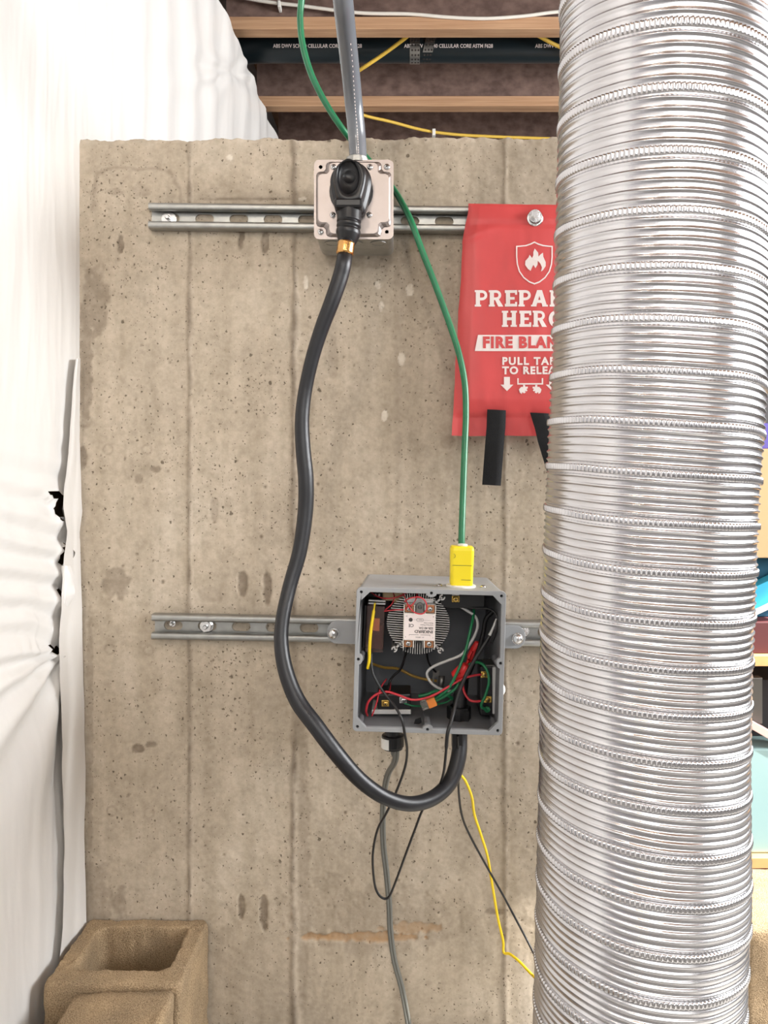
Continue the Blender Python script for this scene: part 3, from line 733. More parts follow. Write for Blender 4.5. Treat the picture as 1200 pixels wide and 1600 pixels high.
# ------------------------------------------------------------------ flexible conduit
def conduit():
    path = [(560, 262, 1.168), (559, 236, 1.168), (557, 205, 1.166), (552.5, 160, 1.15), (547.5, 110, 1.11), (541, 50, 1.05), (536, 0, 1.0), (529, -80, .95), (523, -180, .92)]
    pp = [P(*q) for q in path]; e = pp[-1]; pp += [Vector((e.x, e.y-.01, e.z+.25)), Vector((e.x, e.y-.01, 2.2)), Vector((e.x, e.y-.01, ZC-.001))]
    sp = spline(pp, 14); root = thing('flexible_conduit', 'shiny grey flexible conduit rising from the steel box to the ceiling joists', 'conduit', (pp[0].x, pp[0].y, pp[0].z))
    b = MB(); b.tube(sp, .0134, 24); b.build('sheath', 'conduit_grey', root)
    b = MB()
    for i in range(4, 5*14, 2):
        p = sp[i]; tg = (sp[i+1]-sp[i]).normalized(); nm = Vector((.12, -1, 0)); nm = (nm-tg*nm.dot(tg)).normalized(); sd = tg.cross(nm)
        Mt = Matrix.Translation(p+nm*.01335) @ Matrix((sd, tg, nm)).transposed().to_4x4(); b.box((-.0005, -.0012, -.0001), (.0005, .0012, .0003), Mt)
    b.build('printed_dots', 'print_white', root)
conduit()

# ------------------------------------------------------------------ grey enclosure, open at the front
DF, DB = 1.069, 1.2385
BC = P(671, 1033.5, DF); ROLL = -1.65
ME = front((BC.x, -D+DB, BC.z), ROLL); DEP = DB-DF; EW = .2085; EH = .2005
def enclosure():
    root = thing('junction_box', 'open grey plastic enclosure full of wires, mounted on the lower strut channel', 'enclosure', (BC.x, -.1, BC.z-EH/2))
    b = MB()
    ob = rrect(EW-.010, EH-.006, .007); of = rrect(EW-.003, EH-.002, .007); ib = rrect(EW-.020, EH-.018, .005); if_ = rrect(EW-.012, EH-.012, .005)
    lp = lambda l, z: [(x, y, z) for x, y in l]
    b.loft([lp(ob, 0), lp(of, DEP-.016), lp(of, DEP-.004)], True, False, ME, True, False)
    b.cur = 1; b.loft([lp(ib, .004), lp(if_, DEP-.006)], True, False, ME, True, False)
    b.cur = 0
    # rim with chamfered corners and screw bosses
    w2, h2 = EW/2-.0062, EH/2-.0062; ch = .0125; bo = .0075; bb = .0048
    def side(a, c, horiz, sgn):                 # a boss bulging inwards at the middle of a side
        out = []
        for k in range(7):
            t = math.pi*k/6; off = bb*math.sin(t); s_ = -bo*math.cos(t)
            out.append((s_, off))
        return out
    op = []
    op += [(-w2+ch, h2)]+[(s_, h2-o_) for s_, o_ in side(0, 0, 1, 1)]+[(w2-ch, h2), (w2, h2-ch)]
    op += [(w2-o_, -s_) for s_, o_ in side(0, 0, 0, 1)]+[(w2, -h2+ch), (w2-ch, -h2)]
    op += [(-s_, -h2+o_) for s_, o_ in side(0, 0, 1, 1)]+[(-w2+ch, -h2), (-w2, -h2+ch)]
    op += [(-w2+o_, s_) for s_, o_ in side(0, 0, 0, 1)]+[(-w2, h2-ch)]
    hs = [(sx*(EW/2-.0065), sy*(EH/2-.0065)) for sx in (-1, 1) for sy in (-1, 1)]+[(0, EH/2-.0052), (0, -EH/2+.0052), (EW/2-.0052, 0), (-EW/2+.0052, 0)]
    b.plate([rrect(EW, EH, .006), op]+[circ(x, y, .0021, 10) for x, y in hs], .0075, ME, .0006, DEP-.0075)
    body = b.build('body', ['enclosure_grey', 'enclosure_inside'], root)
    for x, y in hs:                              # dark bottoms of the lid screw holes and the posts behind them
        bq = MB(); bq.cur = 0; bq.lathe([(.0048, DEP-.035), (.0048, DEP-.0074)], ME @ Matrix.Translation((x*.97, y*.97, 0)), 12, False)
        bq.cur = 1; bq.lathe([(.0021, DEP-.0073), (.0021, DEP-.0060)], ME @ Matrix.Translation((x, y, 0)), 10, False); bq.build('screw_boss', ['enclosure_inside', 'black_plastic'], body)
    # vertical ribs inside the lower wall
    bq = MB(); bq.box((-.004, -EH/2+.006, .01), (.004, -EH/2+.012, DEP-.01), ME); bq.build('inner_rib', 'enclosure_inside', body)
    # mounting ears with carriage bolts on the strut
    for (u0, u1, v0, v1, ub, vb, sx) in ((511, 570, 970, 1006, 521, 990, -1), (770, 821, 977, 1013, 809, 998, 1)):
        A = P(u0, v1, DB-.003); B = P(u1, v0, DB-.003); bq = MB()
        Mq = front(((A.x+B.x)/2, -D+DB, (A.z+B.z)/2), ROLL); w_, h_ = B.x-A.x, B.z-A.z
        pts = []
        for k in range(13): a = math.radians(-90+180*k/12); pts.append((sx*(w_/2-h_*.42+h_*.42*math.cos(a)), h_/2*math.sin(a)))
        pts += [(-sx*w_/2, h_/2), (-sx*w_/2, -h_/2)]
        bq.plate([pts], .004, Mq, .0007, .0003); ear = bq.build('mounting_ear', 'enclosure_grey', root)
        bq = MB(); p = P(ub, vb, DB-.005); bq.lathe([(.0095, 0), (.0095, .0012)], front((p.x, -D+DB-.0043, p.z)), 20, False)
        bq.lathe([(.0078, .0012), (.0078, .004), (.0068, .0062), (.0045, .0075), (.001, .008)], front((p.x, -D+DB-.0043, p.z)), 20); bq.build('bolt', 'zinc_bright', ear)
    # screws and white outlet rim on the top face
    Mt = lambda x, dz: ME @ Matrix.Translation((x, EH/2-.0015, dz)) @ Matrix.Rotation(-math.pi/2, 4, 'X')
    for x, z in ((.0135, .122), (.0765, .122)):
        screw('screw', None, .0042, 'zinc_bright', root, M=Mt(x, z), slotang=20)
    bq = MB(); bq.lathe([(.0215, 0), (.0215, .0022), (.0205, .003), (.001, .003)], Mt(.0445, .122) @ Matrix.Scale(1, 4), 32, False); bq.build('outlet_rim', 'white_plastic', root, 'white round rim of the top outlet')
    # white dome on the right side
    bq = MB(); p = P(787, 1077, 1.115); bq.lathe([(.0085, -.004), (.0085, .003), (.0075, .0058), (.004, .0078), (.001, .0083)], Matrix.Translation((BC.x+EW/2-.004+.003, p.y, p.z)) @ Matrix.Rotation(math.pi/2, 4, 'Y'), 18); bq.build('side_knob', 'white_plastic', root, 'small white dome on the side')
    # cord glands below
    gz = lambda u, v, d: P(u, v, d)
    p = gz(614, 1140, 1.14); bq = MB(); zb_ = BC.z-EH/2+.004
    bq.lathe([(.0125, 0), (.0125, -.026), (.0165, -.027), (.0165, -.043), (.0145, -.045), (.0145, -.047), (.007, -.049)], Matrix.Translation((p.x, p.y, zb_-.003)), 26, False); g = bq.build('cord_gland', 'black_plastic', root)
    bq = MB(); pr = []
    for k in range(9): a = math.radians(150+100*k/8); pr.append((.0177*math.cos(a), .0177*math.sin(a)))
    pr2 = [(x*.93, y*.93) for x, y in pr][::-1]
    bq.plate([pr+pr2], .015, Matrix.Translation((p.x, p.y, zb_-.0475))); bq.build('white_cap', 'white_plastic', g)
    p = gz(717, 1140, 1.12); bq = MB(); bq.box((p.x-.0105, p.y-.014, zb_-.042), (p.x+.0050, p.y+.010, zb_-.001), None, .001); bq.lathe([(.0175, 0), (.0175, .018), (.0135, .0185), (.0135, 0)], Matrix.Translation((p.x, p.y, zb_+.001)), 8, False); bq.build('cord_gland', 'black_plastic', root)
    return root
enclosure()

# ------------------------------------------------------------------ relay on its heat sink (inside the enclosure)
def ssr():
    dh = 1.110; c = P(653.5, 974, dh); root = thing('heat_sink', 'round finned aluminium heat sink behind the white relay in the enclosure', 'heat sink', (c.x, c.y+.05, c.z-.05))
    M = front((c.x, c.y, c.z), ROLL); R = .0415; dpt = .075
    b = MB(); b.box((-.021, -.024, -dpt), (.021, .036, .0), M); b.build('core', 'aluminium_fin', root)
    n = 14
    def bar(name, p, q, th=.0009, z0=-dpt, z1=0.):
        a = Vector(p); e = Vector(q); t = (e-a).normalized(); nr = Vector((-t.y, t.x))*th/2
        bq = MB(); bq.plate([[tuple(a+nr), tuple(a-nr), tuple(e-nr), tuple(e+nr)]], z1-z0, M, 0, z0); bq.build(name, 'aluminium_fin', root)
    for k in range(23):
        y = -.036+.0033*k; x1 = math.sqrt(max(0, (R+.004)**2-y*y*1.12))
        if abs(y) < .037 and x1 > .023: bar('fin', (-.021, y), (-x1, y+.001)); bar('fin', (.021, y), (x1, y+.001-.002))
    for k in range(13):
        x = -.0195+.00325*k; y1 = math.sqrt((R+.003)**2-x*x)
        bar('fin', (x, .036), (x*1.05, min(y1+.003, .0425))); bar('fin', (x, -.024), (x*1.05, -y1))
    for (sx, sy) in ((-1, -1), (1, -1), (1, 1)):
        a = Vector((sx*.020, sy*.026)); e = Vector((sx*.0335, sy*.0385)); bar('fin_arm', a, e, .0026)
        bq = MB(); th0 = math.degrees(math.atan2(sy, sx)); rr = [(.0042, .0042), ]
        ring = [(e.x+.0044*math.cos(math.radians(th0+35+290*k/12)), e.y+.0044*math.sin(math.radians(th0+35+290*k/12))) for k in range(13)]
        ring += [(e.x+.0024*math.cos(math.radians(th0+35+290*k/12)), e.y+.0024*math.sin(math.radians(th0+35+290*k/12))) for k in range(12, -1, -1)]
        bq.plate([ring], dpt, M, 0, -dpt); bq.build('screw_clip', 'aluminium_fin', root)
    # the relay module
    r = thing('solid_state_relay', 'white relay module with four copper screw terminals and upside-down print', 'relay', (c.x, c.y-.012, c.z-.03))
    cr = P(655, 976.5, dh-.012); T = .0235; Mr = front((cr.x, c.y-.0004, cr.z), ROLL); hw, hh = .0228, .0305
    b = MB()
    o = rrect(hw*2, hh*2, .0015, 2)
    b.box((-hw, -.020, 0), (hw, .0185, T), Mr, .0008)
    for sy in (-1, 1):
        y0, y1 = (.0185, hh) if sy > 0 else (-hh, -.020)
        for (a0, a1) in ((-hw, -.0068), (.0068, hw)): b.box((a0, y0, 0), (a1, y1, .0125), Mr, .0004)
        for xx in (-hw, -.0082, .0070, hw-.0012): b.box((xx, y0, .0125), (xx+.0012, y1, T), Mr)
    b.build('housing', 'relay_white', r)
    for sx in (-1, 1):
        for sy in (-1, 1):
            cx_, cy_ = sx*.0148, (.0242 if sy > 0 else -.0255)
            bq = MB(); bq.box((cx_-.0062, cy_-.0052, .0125), (cx_+.0062, cy_+.0052, .0175), Mr, .0005); tm = bq.build('terminal', 'copper', r)
            screw('screw', None, .0038, 'zinc_bright', tm, M=Mr @ Matrix.Translation((cx_, cy_, .0175)), slotang=rnd.uniform(0, 90))
    bq = MB(); bq.plate([rrect(.0105, .0165, .005, 6, 0, .0245), circ(0, .0268, .0028, 14)], .010, Mr, .0004, .0125); bq.build('mounting_tab', 'steel_grey', r)
    bq = MB(); bq.plate([[(-.0035, -.0255), (-.0035, -.0215), (-.002, -.0202), (.002, -.0202), (.0035, -.0215), (.0035, -.0255)]], .0006, Mr, 0, .0128); bq.build('mounting_notch', 'ink', r)
    # label and its upside-down print
    bq = MB(); bq.box((-.0216, -.0186, T), (.0216, .0172, T+.0003), Mr); lab = bq.build('label', 'print_white', r)
    Mu = Mr @ Matrix.Translation((0, 0, T+.0004)) @ Matrix.Rotation(math.pi, 4, 'Z')
    tx = lambda s_, size, x, y, bold=0., xs=1.: (lambda q: (q.text(s_, size, Mu @ Matrix.Translation((x, y, 0)), bold, 1., .0001, 'LEFT', xs), q.build('lettering', 'ink', lab)))(MB())
    tx('INKBIRD', .0056, -.0195, .0068, .00014, 1.22); tx('SSR-40 DA', .0044, -.0195, .0018, .0001); tx('Solid State Module', .0024, -.0195, -.0026); tx('Made in China', .0023, -.0195, -.0054)
    tx('24 ~ 380VAC', .0022, -.007, .0150); tx('Input', .0026, -.004, -.0094); tx('CE', .0062, .0080, -.0016, .0001); tx('1', .0028, -.0205, .0150); tx('2', .0028, .0185, .0150); tx('3+', .0028, .0170, -.0145); tx('4-', .0028, -.0205, -.0145)
    bq = MB(); bq.plate([circ(.0125, -.0094, .0028, 16)], .0002, Mu)
    for a0, a1 in (((-.0155, -.0092), (-.0055, -.0094)), ((.0035, -.0094), (.009, -.0096)), ((-.0155, .0113), (-.002, .0116)), ((.001, .0113), (.0140, .0116))):
        bq.box((a0[0], a0[1], 0), (a1[0], a1[1]+.0001, .0002), Mu)
    for xx in (-.0155, .0138): bq.box((xx, .0114, 0), (xx+.0003, .0132, .0002), Mu)
    bq.plate([rrect(.0098, .0044, .002, 4, -.0008, -.0094), rrect(.0092, .0038, .0018, 4, -.0008, -.0094)], .0002, Mu); bq.build('printed_marks', 'ink', lab)
ssr()

# ------------------------------------------------------------------ other parts inside the enclosure
def inside():
    # clear plug-in relay on the left wall
    c = P(587, 980, 1.12); root = thing('plug_in_relay', 'clear red-tinted plug-in relay at the left inside the enclosure', 'relay', (c.x, c.y, c.z-.036))
    M = front((c.x, c.y, c.z), ROLL-1)
    b = MB(); b.box((-.0135, -.034, -.03), (.0125, .033, .012), M, .001); b.build('clear_case', 'clear_red', root)
    b = MB(); b.box((-.006, -.030, -.026), (.011, .004, .006), M, .001); b.build('coil', 'relay_core', root)
    b = MB(); b.box((-.004, -.004, .004), (.006, .015, .008), M, .0005); b.build('armature', 'copper', root)
    b = MB(); b.box((-.018, -.030, -.06), (-.0138, .032, .004), M, .001); b.build('socket_base', 'black_plastic', root)
    for dy in (.0365, .0405): b = MB(); b.box((-.012, dy-.0013, -.012), (.013, dy+.0013, .012), M, .0005); b.build('contact_blade', 'zinc_bright', root)
    for dx in (-.002, .003): b = MB(); b.box((dx-.001, .046, -.004), (dx+.001, .049, .004), M); b.build('pin', 'white_plastic', root)
    # receptacles screwed to the box walls
    def recept(name, label, lo, hi, plate_lo, plate_hi, screws, strap=None):
        r = thing(name, label, 'receptacle', ((lo[0]+hi[0])/2, (lo[1]+hi[1])/2, lo[2]))
        b = MB(); b.box(lo, hi, None, .002); b.build('housing', 'black_plastic', r)
        b = MB(); b.box(plate_lo, plate_hi, None, .001); b.build('face_plate', 'wire_white', r)
        if strap: b = MB(); b.box(*strap); b.build('strap', 'steel_grey', r)
        for p, m_, rad in screws:
            b = MB(); b.box((p.x-.0055, p.y-.001, p.z-.0045), (p.x+.0055, p.y+.004, p.z+.0045), None, .0006); tm = b.build('terminal', m_, r); screw('screw', Vector((p.x, p.y-.001, p.z)), rad, m_, tm, slotang=rnd.uniform(0, 90))
        return r
    a, e = P(748, 1112, 1.13), P(768, 1036, 1.13)
    recept('receptacle', 'black outlet with pale face plate on the right wall inside the enclosure', (a.x, -D+1.110, a.z), (e.x, -D+1.155, e.z),
           (e.x-.001, -D+1.108, a.z+.003), (e.x+.0065, -D+1.165, e.z-.001), [(P(757, 1054, 1.108), 'brass', .0038), (P(762, 1093, 1.108), 'brass', .0038)], ((e.x-.012, -D+1.112, e.z), (e.x+.002, -D+1.15, e.z+.0016)))
    p = P(761, 1108, 1.105); b = MB(); b.lathe([(.0048, 0), (.0048, .002), (.0042, .0035), (.0005, .004)], front(p), 8, False); tag(b.build('ground_screw', 'wire_green'), 'green hexagonal ground screw below the right outlet', 'screw')
    a, e = P(590, 1104, 1.13), P(642, 1080, 1.13)
    recept('receptacle', 'black outlet with pale face plate on the floor inside the enclosure', (a.x, -D+1.115, a.z), (e.x, -D+1.165, e.z),
           (a.x-.008, -D+1.112, a.z-.006), (e.x, -D+1.165, a.z+.0005), [(P(602, 1099, 1.113), 'brass', .004), (P(630, 1094, 1.113), 'zinc_bright', .004)])
    a, e = P(686, 946, 1.14), P(756, 910, 1.14)
    recept('receptacle', 'black outlet body hanging from the roof inside the enclosure', (a.x, -D+1.115, a.z), (e.x, -D+1.165, BC.z+EH/2-.008),
           (a.x-.002, -D+1.112, BC.z+EH/2-.0075), (e.x, -D+1.165, BC.z+EH/2-.0055), [(P(712, 936, 1.113), 'brass', .0048)])
    p = P(712, 926, 1.110); b = MB(); b.box((p.x-.0052, p.y, p.z-.004), (p.x+.0052, p.y+.002, p.z+.012)); tag(b.build('metal_tab', 'white_plastic'), 'pale tab above the brass screw on the roof outlet', 'metal tab')
    # cream connectors at the top left
    for (u, v, lb) in ((607, 929, 'cream connector nearest the corner among the red wires'), (622, 931, 'cream connector touching the heat sink among the red wires')):
        p = P(u, v, 1.135); b = MB(); b.box((p.x-.0085, p.y-.012, p.z-.0075), (p.x+.0085, p.y+.012, p.z+.009), None, .002); tag(b.build('wire_connector', 'cream_foam'), lb, 'wire connector')
    # red wire nuts
    def nut(u0, v0, u1, v1, d, r0, r1, lb):
        p, q = P(u0, v0, d), P(u1, v1, d-.006); M = Matrix.Translation(p) @ (q-p).to_track_quat('Z', 'Y').to_matrix().to_4x4(); L_ = (q-p).length
        b = MB(); n = 18; loops = []
        for (t, r) in ((0, r0*.9), (.05, r0), (.55, r0*.96), (.72, r1*1.2), (.95, r1), (1, r1*.7)):
            loops.append([((r*(1+.07*(k % 2)))*math.cos(2*math.pi*k/n), (r*(1+.07*(k % 2)))*math.sin(2*math.pi*k/n), t*L_) for k in range(n)])
        b.loft(loops, True, True, M)
        for sg in (-1, 1): b.box((sg*r0*.9-.0015, -.0015, L_*.05), (sg*r0*1.25+.0015*sg, .0015, L_*.5), M, .0006)
        tag(b.build('wire_nut', 'red_nut'), lb, 'wire nut', 'red wire nuts in the enclosure')
    nut(712, 1058, 730, 1039, 1.105, .0088, .006, 'large red wire nut lying across the middle of the enclosure')
    nut(736, 1028, 747, 1003, 1.15, .0066, .0045, 'upper red wire nut among the black cables')
    nut(733, 1040, 742, 1019, 1.155, .0066, .0045, 'lower red wire nut half hidden by the black cable')
    # lever connector
    p, q = P(660, 1103, 1.10), P(680, 1094, 1.10); M = Matrix.Translation((p+q)/2) @ FRONT @ Matrix.Rotation(math.radians(22), 4, 'Z')
    root = thing('lever_connector', 'clear and orange lever wire connector holding the green wires', 'wire connector', (p+q)/2)
    b = MB(); b.box((-.0115, -.006, -.006), (.0005, .006, .005), M, .001); b.build('clear_body', 'clear_plastic', root)
    b = MB(); b.box((-.002, -.0065, -.006), (.0105, .0065, .006), M, .001); b.build('lever', 'orange_plastic', root)
    # fork terminal and grey butt splice
    p = P(681, 1056, 1.17); b = MB(); Mf = front(p, -4)
    b.plate([[(-.0048, .009), (.0048, .009), (.0050, -.004), (.0046, -.010), (.0022, -.0105), (.0022, -.003), (.0012, -.0012), (-.0012, -.0012), (-.0022, -.003), (-.0022, -.0105), (-.0046, -.010), (-.0050, -.004)]], .0014, Mf)
    b.box((-.0055, .006, -.001), (.0055, .0085, .002), Mf); tag(b.build('fork_terminal', 'steel_grey'), 'grey fork terminal on the back wall of the enclosure', 'terminal')
    b = MB(); b.tube([P(690, 1056, 1.16), P(690, 1066, 1.158), P(688, 1075, 1.156)], lambda t: .005-.0012*t, 14); tag(b.build('splice_sleeve', 'steel_grey'), 'ribbed grey splice sleeve beside the fork terminal', 'splice')
    # black tape flag in the lower part
    p = P(653, 1132, 1.09); b = MB(); Mb = front(p, 12); b.plate([[(-.008, -.004), (-.005, .003), (-.002, .008), (.006, .009), (.006, .002), (.002, .001), (.002, -.002), (.007, -.002), (.006, -.010), (.003, -.005)]], .0012, Mb); tag(b.build('tape_scrap', 'black_cloth'), 'scrap of black tape at the bottom of the enclosure', 'tape')
    p = P(718, 1120, 1.108); b = MB(); Mb = front(p, -8); b.plate([[(-.0125, -.012), (-.011, .011), (.013, .0105), (.0135, -.0145), (.010, -.0125), (.004, -.0138), (-.004, -.0118)]], .003, Mb, .0005); tag(b.build('tape_wrap', 'black_cloth'), 'black tape wrap around the cord where it enters the enclosure', 'tape')

    def wire(name, label, pts, r, m_, per=8, group=None, n=8):
        b = MB(); b.tube(pxpath(pts, per), r, n); return tag(b.build(name, m_), label, 'wire', group)
    G = 'wires in the grey enclosure'
    wire('wire', 'bright yellow wire hanging in front of the clear relay', [(586, 942, 1.095), (584, 955, 1.090), (579.5, 985, 1.086), (577.5, 1010, 1.084), (577, 1030, 1.084), (574.5, 1045, 1.085)], lambda t: .0012 if t < .18 else .0022, 'wire_yellow', group=G)
    wire('wire', 'dull tan wire running across the back of the enclosure', [(581, 1037, 1.15), (600, 1043, 1.18), (622, 1045, 1.19), (645, 1056, 1.19), (668, 1062, 1.19), (684, 1064, 1.18)], .0022, 'wire_tan', group=G)
    wire('wire', 'grey-white wire looping down from the roof outlet', [(715, 945, 1.12), (728, 953, 1.12), (743, 964, 1.12), (746, 980, 1.12), (738, 1000, 1.118), (722, 1022, 1.115), (700, 1032, 1.115), (680, 1040, 1.12), (669, 1048, 1.12), (668, 1057, 1.12), (676, 1069, 1.12), (690, 1077, 1.125), (710, 1081, 1.13)], .0021, 'wire_white', group=G)
    wire('wire', 'green wire dropping from the roof outlet to the lever connector', [(740, 944, 1.14), (740, 960, 1.12), (735, 985, 1.105), (728, 1015, 1.098), (717, 1045, 1.09), (703, 1072, 1.09), (690, 1085, 1.093), (677, 1094, 1.10)], .0021, 'wire_green', group=G)
    wire('wire', 'green wire looping behind the black cable to the lever connector', [(679, 1096, 1.10), (698, 1086, 1.10), (712, 1075, 1.10), (720, 1060, 1.105), (730, 1042, 1.115), (742, 1035, 1.11), (754, 1038, 1.10), (762, 1050, 1.093), (764, 1066, 1.09), (759, 1085, 1.09), (752, 1102, 1.093), (759, 1109, 1.098)], .0021, 'wire_green', group=G)
    wire('wire', 'thin green wire behind the lever connector to the floor outlet', [(632, 1099, 1.105), (648, 1103, 1.105), (672, 1102, 1.12), (695, 1098, 1.13), (706, 1092, 1.13)], .0013, 'wire_green', group=G)
    wire('wire', 'short green wire beside the red wire near the floor outlet', [(654, 1088, 1.12), (668, 1085, 1.12), (684, 1080, 1.125), (705, 1090, 1.13), (712, 1097, 1.135)], .0024, 'wire_green', group=G)
    wire('wire', 'pinkish red wire sweeping from the right outlet across to the lower left', [(752, 1054, 1.103), (738, 1056, 1.098), (722, 1061, 1.095), (704, 1071, 1.09), (680, 1085, 1.088), (660, 1092, 1.09), (642, 1093, 1.09), (622, 1086, 1.092), (604, 1081, 1.094), (588, 1085, 1.095), (576, 1096, 1.095), (572, 1110, 1.10), (574, 1118, 1.11)], .0017, 'wire_red', group=G)
    wire('wire', 'red wire curling to the lower terminal of the right outlet', [(726, 1052, 1.125), (723, 1064, 1.12), (725, 1080, 1.11), (733, 1093, 1.105), (743, 1096, 1.103), (753, 1095, 1.105)], .0018, 'wire_red', group=G)
    wire('wire', 'thin red wire slanting past the floor outlet', [(581, 1119, 1.10), (588, 1100, 1.098), (593, 1080, 1.10), (598, 1069, 1.12), (604, 1061, 1.14)], .0011, 'wire_red', group=G)
    wire('wire', 'short thin red wire behind the floor outlet', [(604, 1090, 1.11), (609, 1078, 1.13), (610, 1066, 1.15)], .0011, 'wire_red', group=G)
    wire('wire', 'thin red wire curving along the roof of the enclosure', [(578, 924, 1.12), (590, 932, 1.11), (604, 935, 1.10), (620, 933, 1.10), (636, 926, 1.11), (648, 918, 1.13)], .0009, 'wire_red', group=G)
    wire('wire', 'thin red wire arching from the clear relay to the white relay', [(602, 953, 1.105), (612, 944, 1.10), (616, 932, 1.11), (612, 922, 1.12)], .0009, 'wire_red', group=G)
    wire('wire', 'thin red wire running flat across the heat sink to the white relay', [(600, 955, 1.10), (618, 953, 1.095), (632, 952, 1.088), (640, 945, 1.078)], .0009, 'wire_red', group=G)
    wire('wire', 'thin red wire looped around the relay mounting tab', [(630, 926, 1.10), (638, 946, 1.075), (648, 957, 1.07), (660, 959, 1.07), (667, 950, 1.07), (664, 939, 1.07), (655, 933, 1.07), (640, 935, 1.072), (632, 940, 1.085)], .0009, 'wire_red', group=G)
    wire('wire', 'thin red wire dropping from the roof to the top left relay terminal', [(652, 922, 1.10), (650, 936, 1.08), (643, 946, 1.075), (639, 949, 1.08)], .0009, 'wire_red', group=G)
    wire('wire', 'black wire from the left relay terminal to the floor outlet', [(638, 1005, 1.10), (633, 1025, 1.12), (626, 1045, 1.135), (615, 1056, 1.14), (609, 1066, 1.14), (603, 1092, 1.12)], .0019, 'wire_black', group=G)
    wire('wire', 'black wire from the right relay terminal to the fork terminal', [(667, 1006, 1.10), (667, 1022, 1.13), (671, 1038, 1.15), (681, 1050, 1.165)], .0015, 'wire_black', group=G)
    wire('wire', 'black wire arching across the upper right of the enclosure', [(722, 949, 1.12), (742, 950, 1.115), (762, 951, 1.11), (773, 957, 1.105), (778, 970, 1.10), (776, 985, 1.10), (768, 1005, 1.10)], .0017, 'wire_black', group=G)
    wire('wire', 'thick black wire looping in the right of the enclosure', [(770, 955, 1.14), (759, 968, 1.14), (755, 990, 1.14), (748, 1015, 1.14), (736, 1045, 1.14), (724, 1075, 1.13), (720, 1105, 1.125)], .0034, 'wire_black', group=G)
    wire('wire', 'stiff black cable with a bare white tip in the right of the enclosure', [(775, 969, 1.095), (768, 988, 1.09), (756, 1008, 1.086), (742, 1030, 1.083), (728, 1055, 1.08), (717, 1082, 1.076), (710, 1108, 1.070), (704, 1130, 1.060), (699, 1148, 1.055),
         (696, 1185, 1.06), (692, 1212, 1.075), (682, 1236, 1.10), (662, 1262, 1.12), (648, 1297, 1.13), (632, 1340, 1.15), (618, 1378, 1.17), (607, 1402, 1.19), (596, 1402, 1.19), (587, 1388, 1.19), (583, 1360, 1.18), (583, 1330, 1.17), (590, 1296, 1.16), (605, 1268, 1.14),
         (620, 1235, 1.12), (633, 1198, 1.10), (636, 1172, 1.08), (633, 1150, 1.06), (628, 1125, 1.058), (618, 1105, 1.066), (606, 1090, 1.074), (594, 1074, 1.078), (584, 1056, 1.08), (580.5, 1040, 1.084), (580, 1020, 1.09)], lambda t: .0010 if t < .02 else (.0026 if t < .26 else .0019), 'wire_black', 8, G)
    b = MB(); b.tube(pxpath([(775.5, 967, 1.0935), (770, 982, 1.0895), (765, 993, 1.087)], 5), lambda t: .0012+.0012*t, 8); tag(b.build('wire_tip', 'wire_white'), 'bare whitish tip of the stiff black cable in the enclosure', 'wire')
    # leads that leave the enclosure below
    wire('wire', 'yellow wire dangling from the enclosure down to the duct', [(712, 1150, 1.125), (712, 1180, 1.14), (716, 1205, 1.15), (727, 1220, 1.16), (737, 1245, 1.18), (741, 1272, 1.20), (750, 1300, 1.21), (761, 1335, 1.225), (767, 1370, 1.235), (772, 1400, 1.24), (778, 1435, 1.245), (786, 1470, 1.245), (787, 1488, 1.24), (797, 1491, 1.235), (812, 1503, 1.22), (832, 1524, 1.19), (870, 1560, 1.1)], .0021, 'wire_yellow', 8, 'leads below the enclosure')
    wire('wire', 'thin black wire dangling from the enclosure towards the duct', [(715, 1150, 1.10), (716, 1200, 1.12), (717, 1240, 1.16), (722, 1275, 1.19), (734, 1305, 1.21), (760, 1353, 1.225), (785, 1397, 1.23), (808, 1440, 1.225), (830, 1482, 1.21), (868, 1560, 1.15)], .0018, 'wire_black', 8, 'leads below the enclosure')
    b = MB(); path = [(617, 1150, 1.14), (619, 1176, 1.145), (616, 1192, 1.16), (606, 1210, 1.19), (600, 1240, 1.21), (598, 1275, 1.225), (599, 1320, 1.235), (604, 1365, 1.24), (608, 1410, 1.243), (610, 1455, 1.245), (616, 1500, 1.245), (628, 1545, 1.245), (638, 1598, 1.245)]
    pp = [P(*q) for q in path]; pp += [Vector((pp[-1].x+.004, pp[-1].y-.012, .006)), Vector((pp[-1].x+.03, pp[-1].y-.06, .004))]
    sp = spline(pp, 8); root = thing('lamp_cord', 'flat grey two-strand cord hanging from the enclosure to the floor', 'cord', pp[-1])
    for sg in (-1, 1): b = MB(); b.tube([q+Vector((sg*.0021, 0, 0)) for q in sp], .0028, 10); b.build('strand', 'cord_grey', root)
    b = MB(); b.tube(pxpath([(613, 1165, 1.14), (613, 1178, 1.15), (618, 1188, 1.165), (612, 1200, 1.185)], 6), .0022, 8); b.build('strand', 'cord_grey', root)
inside()

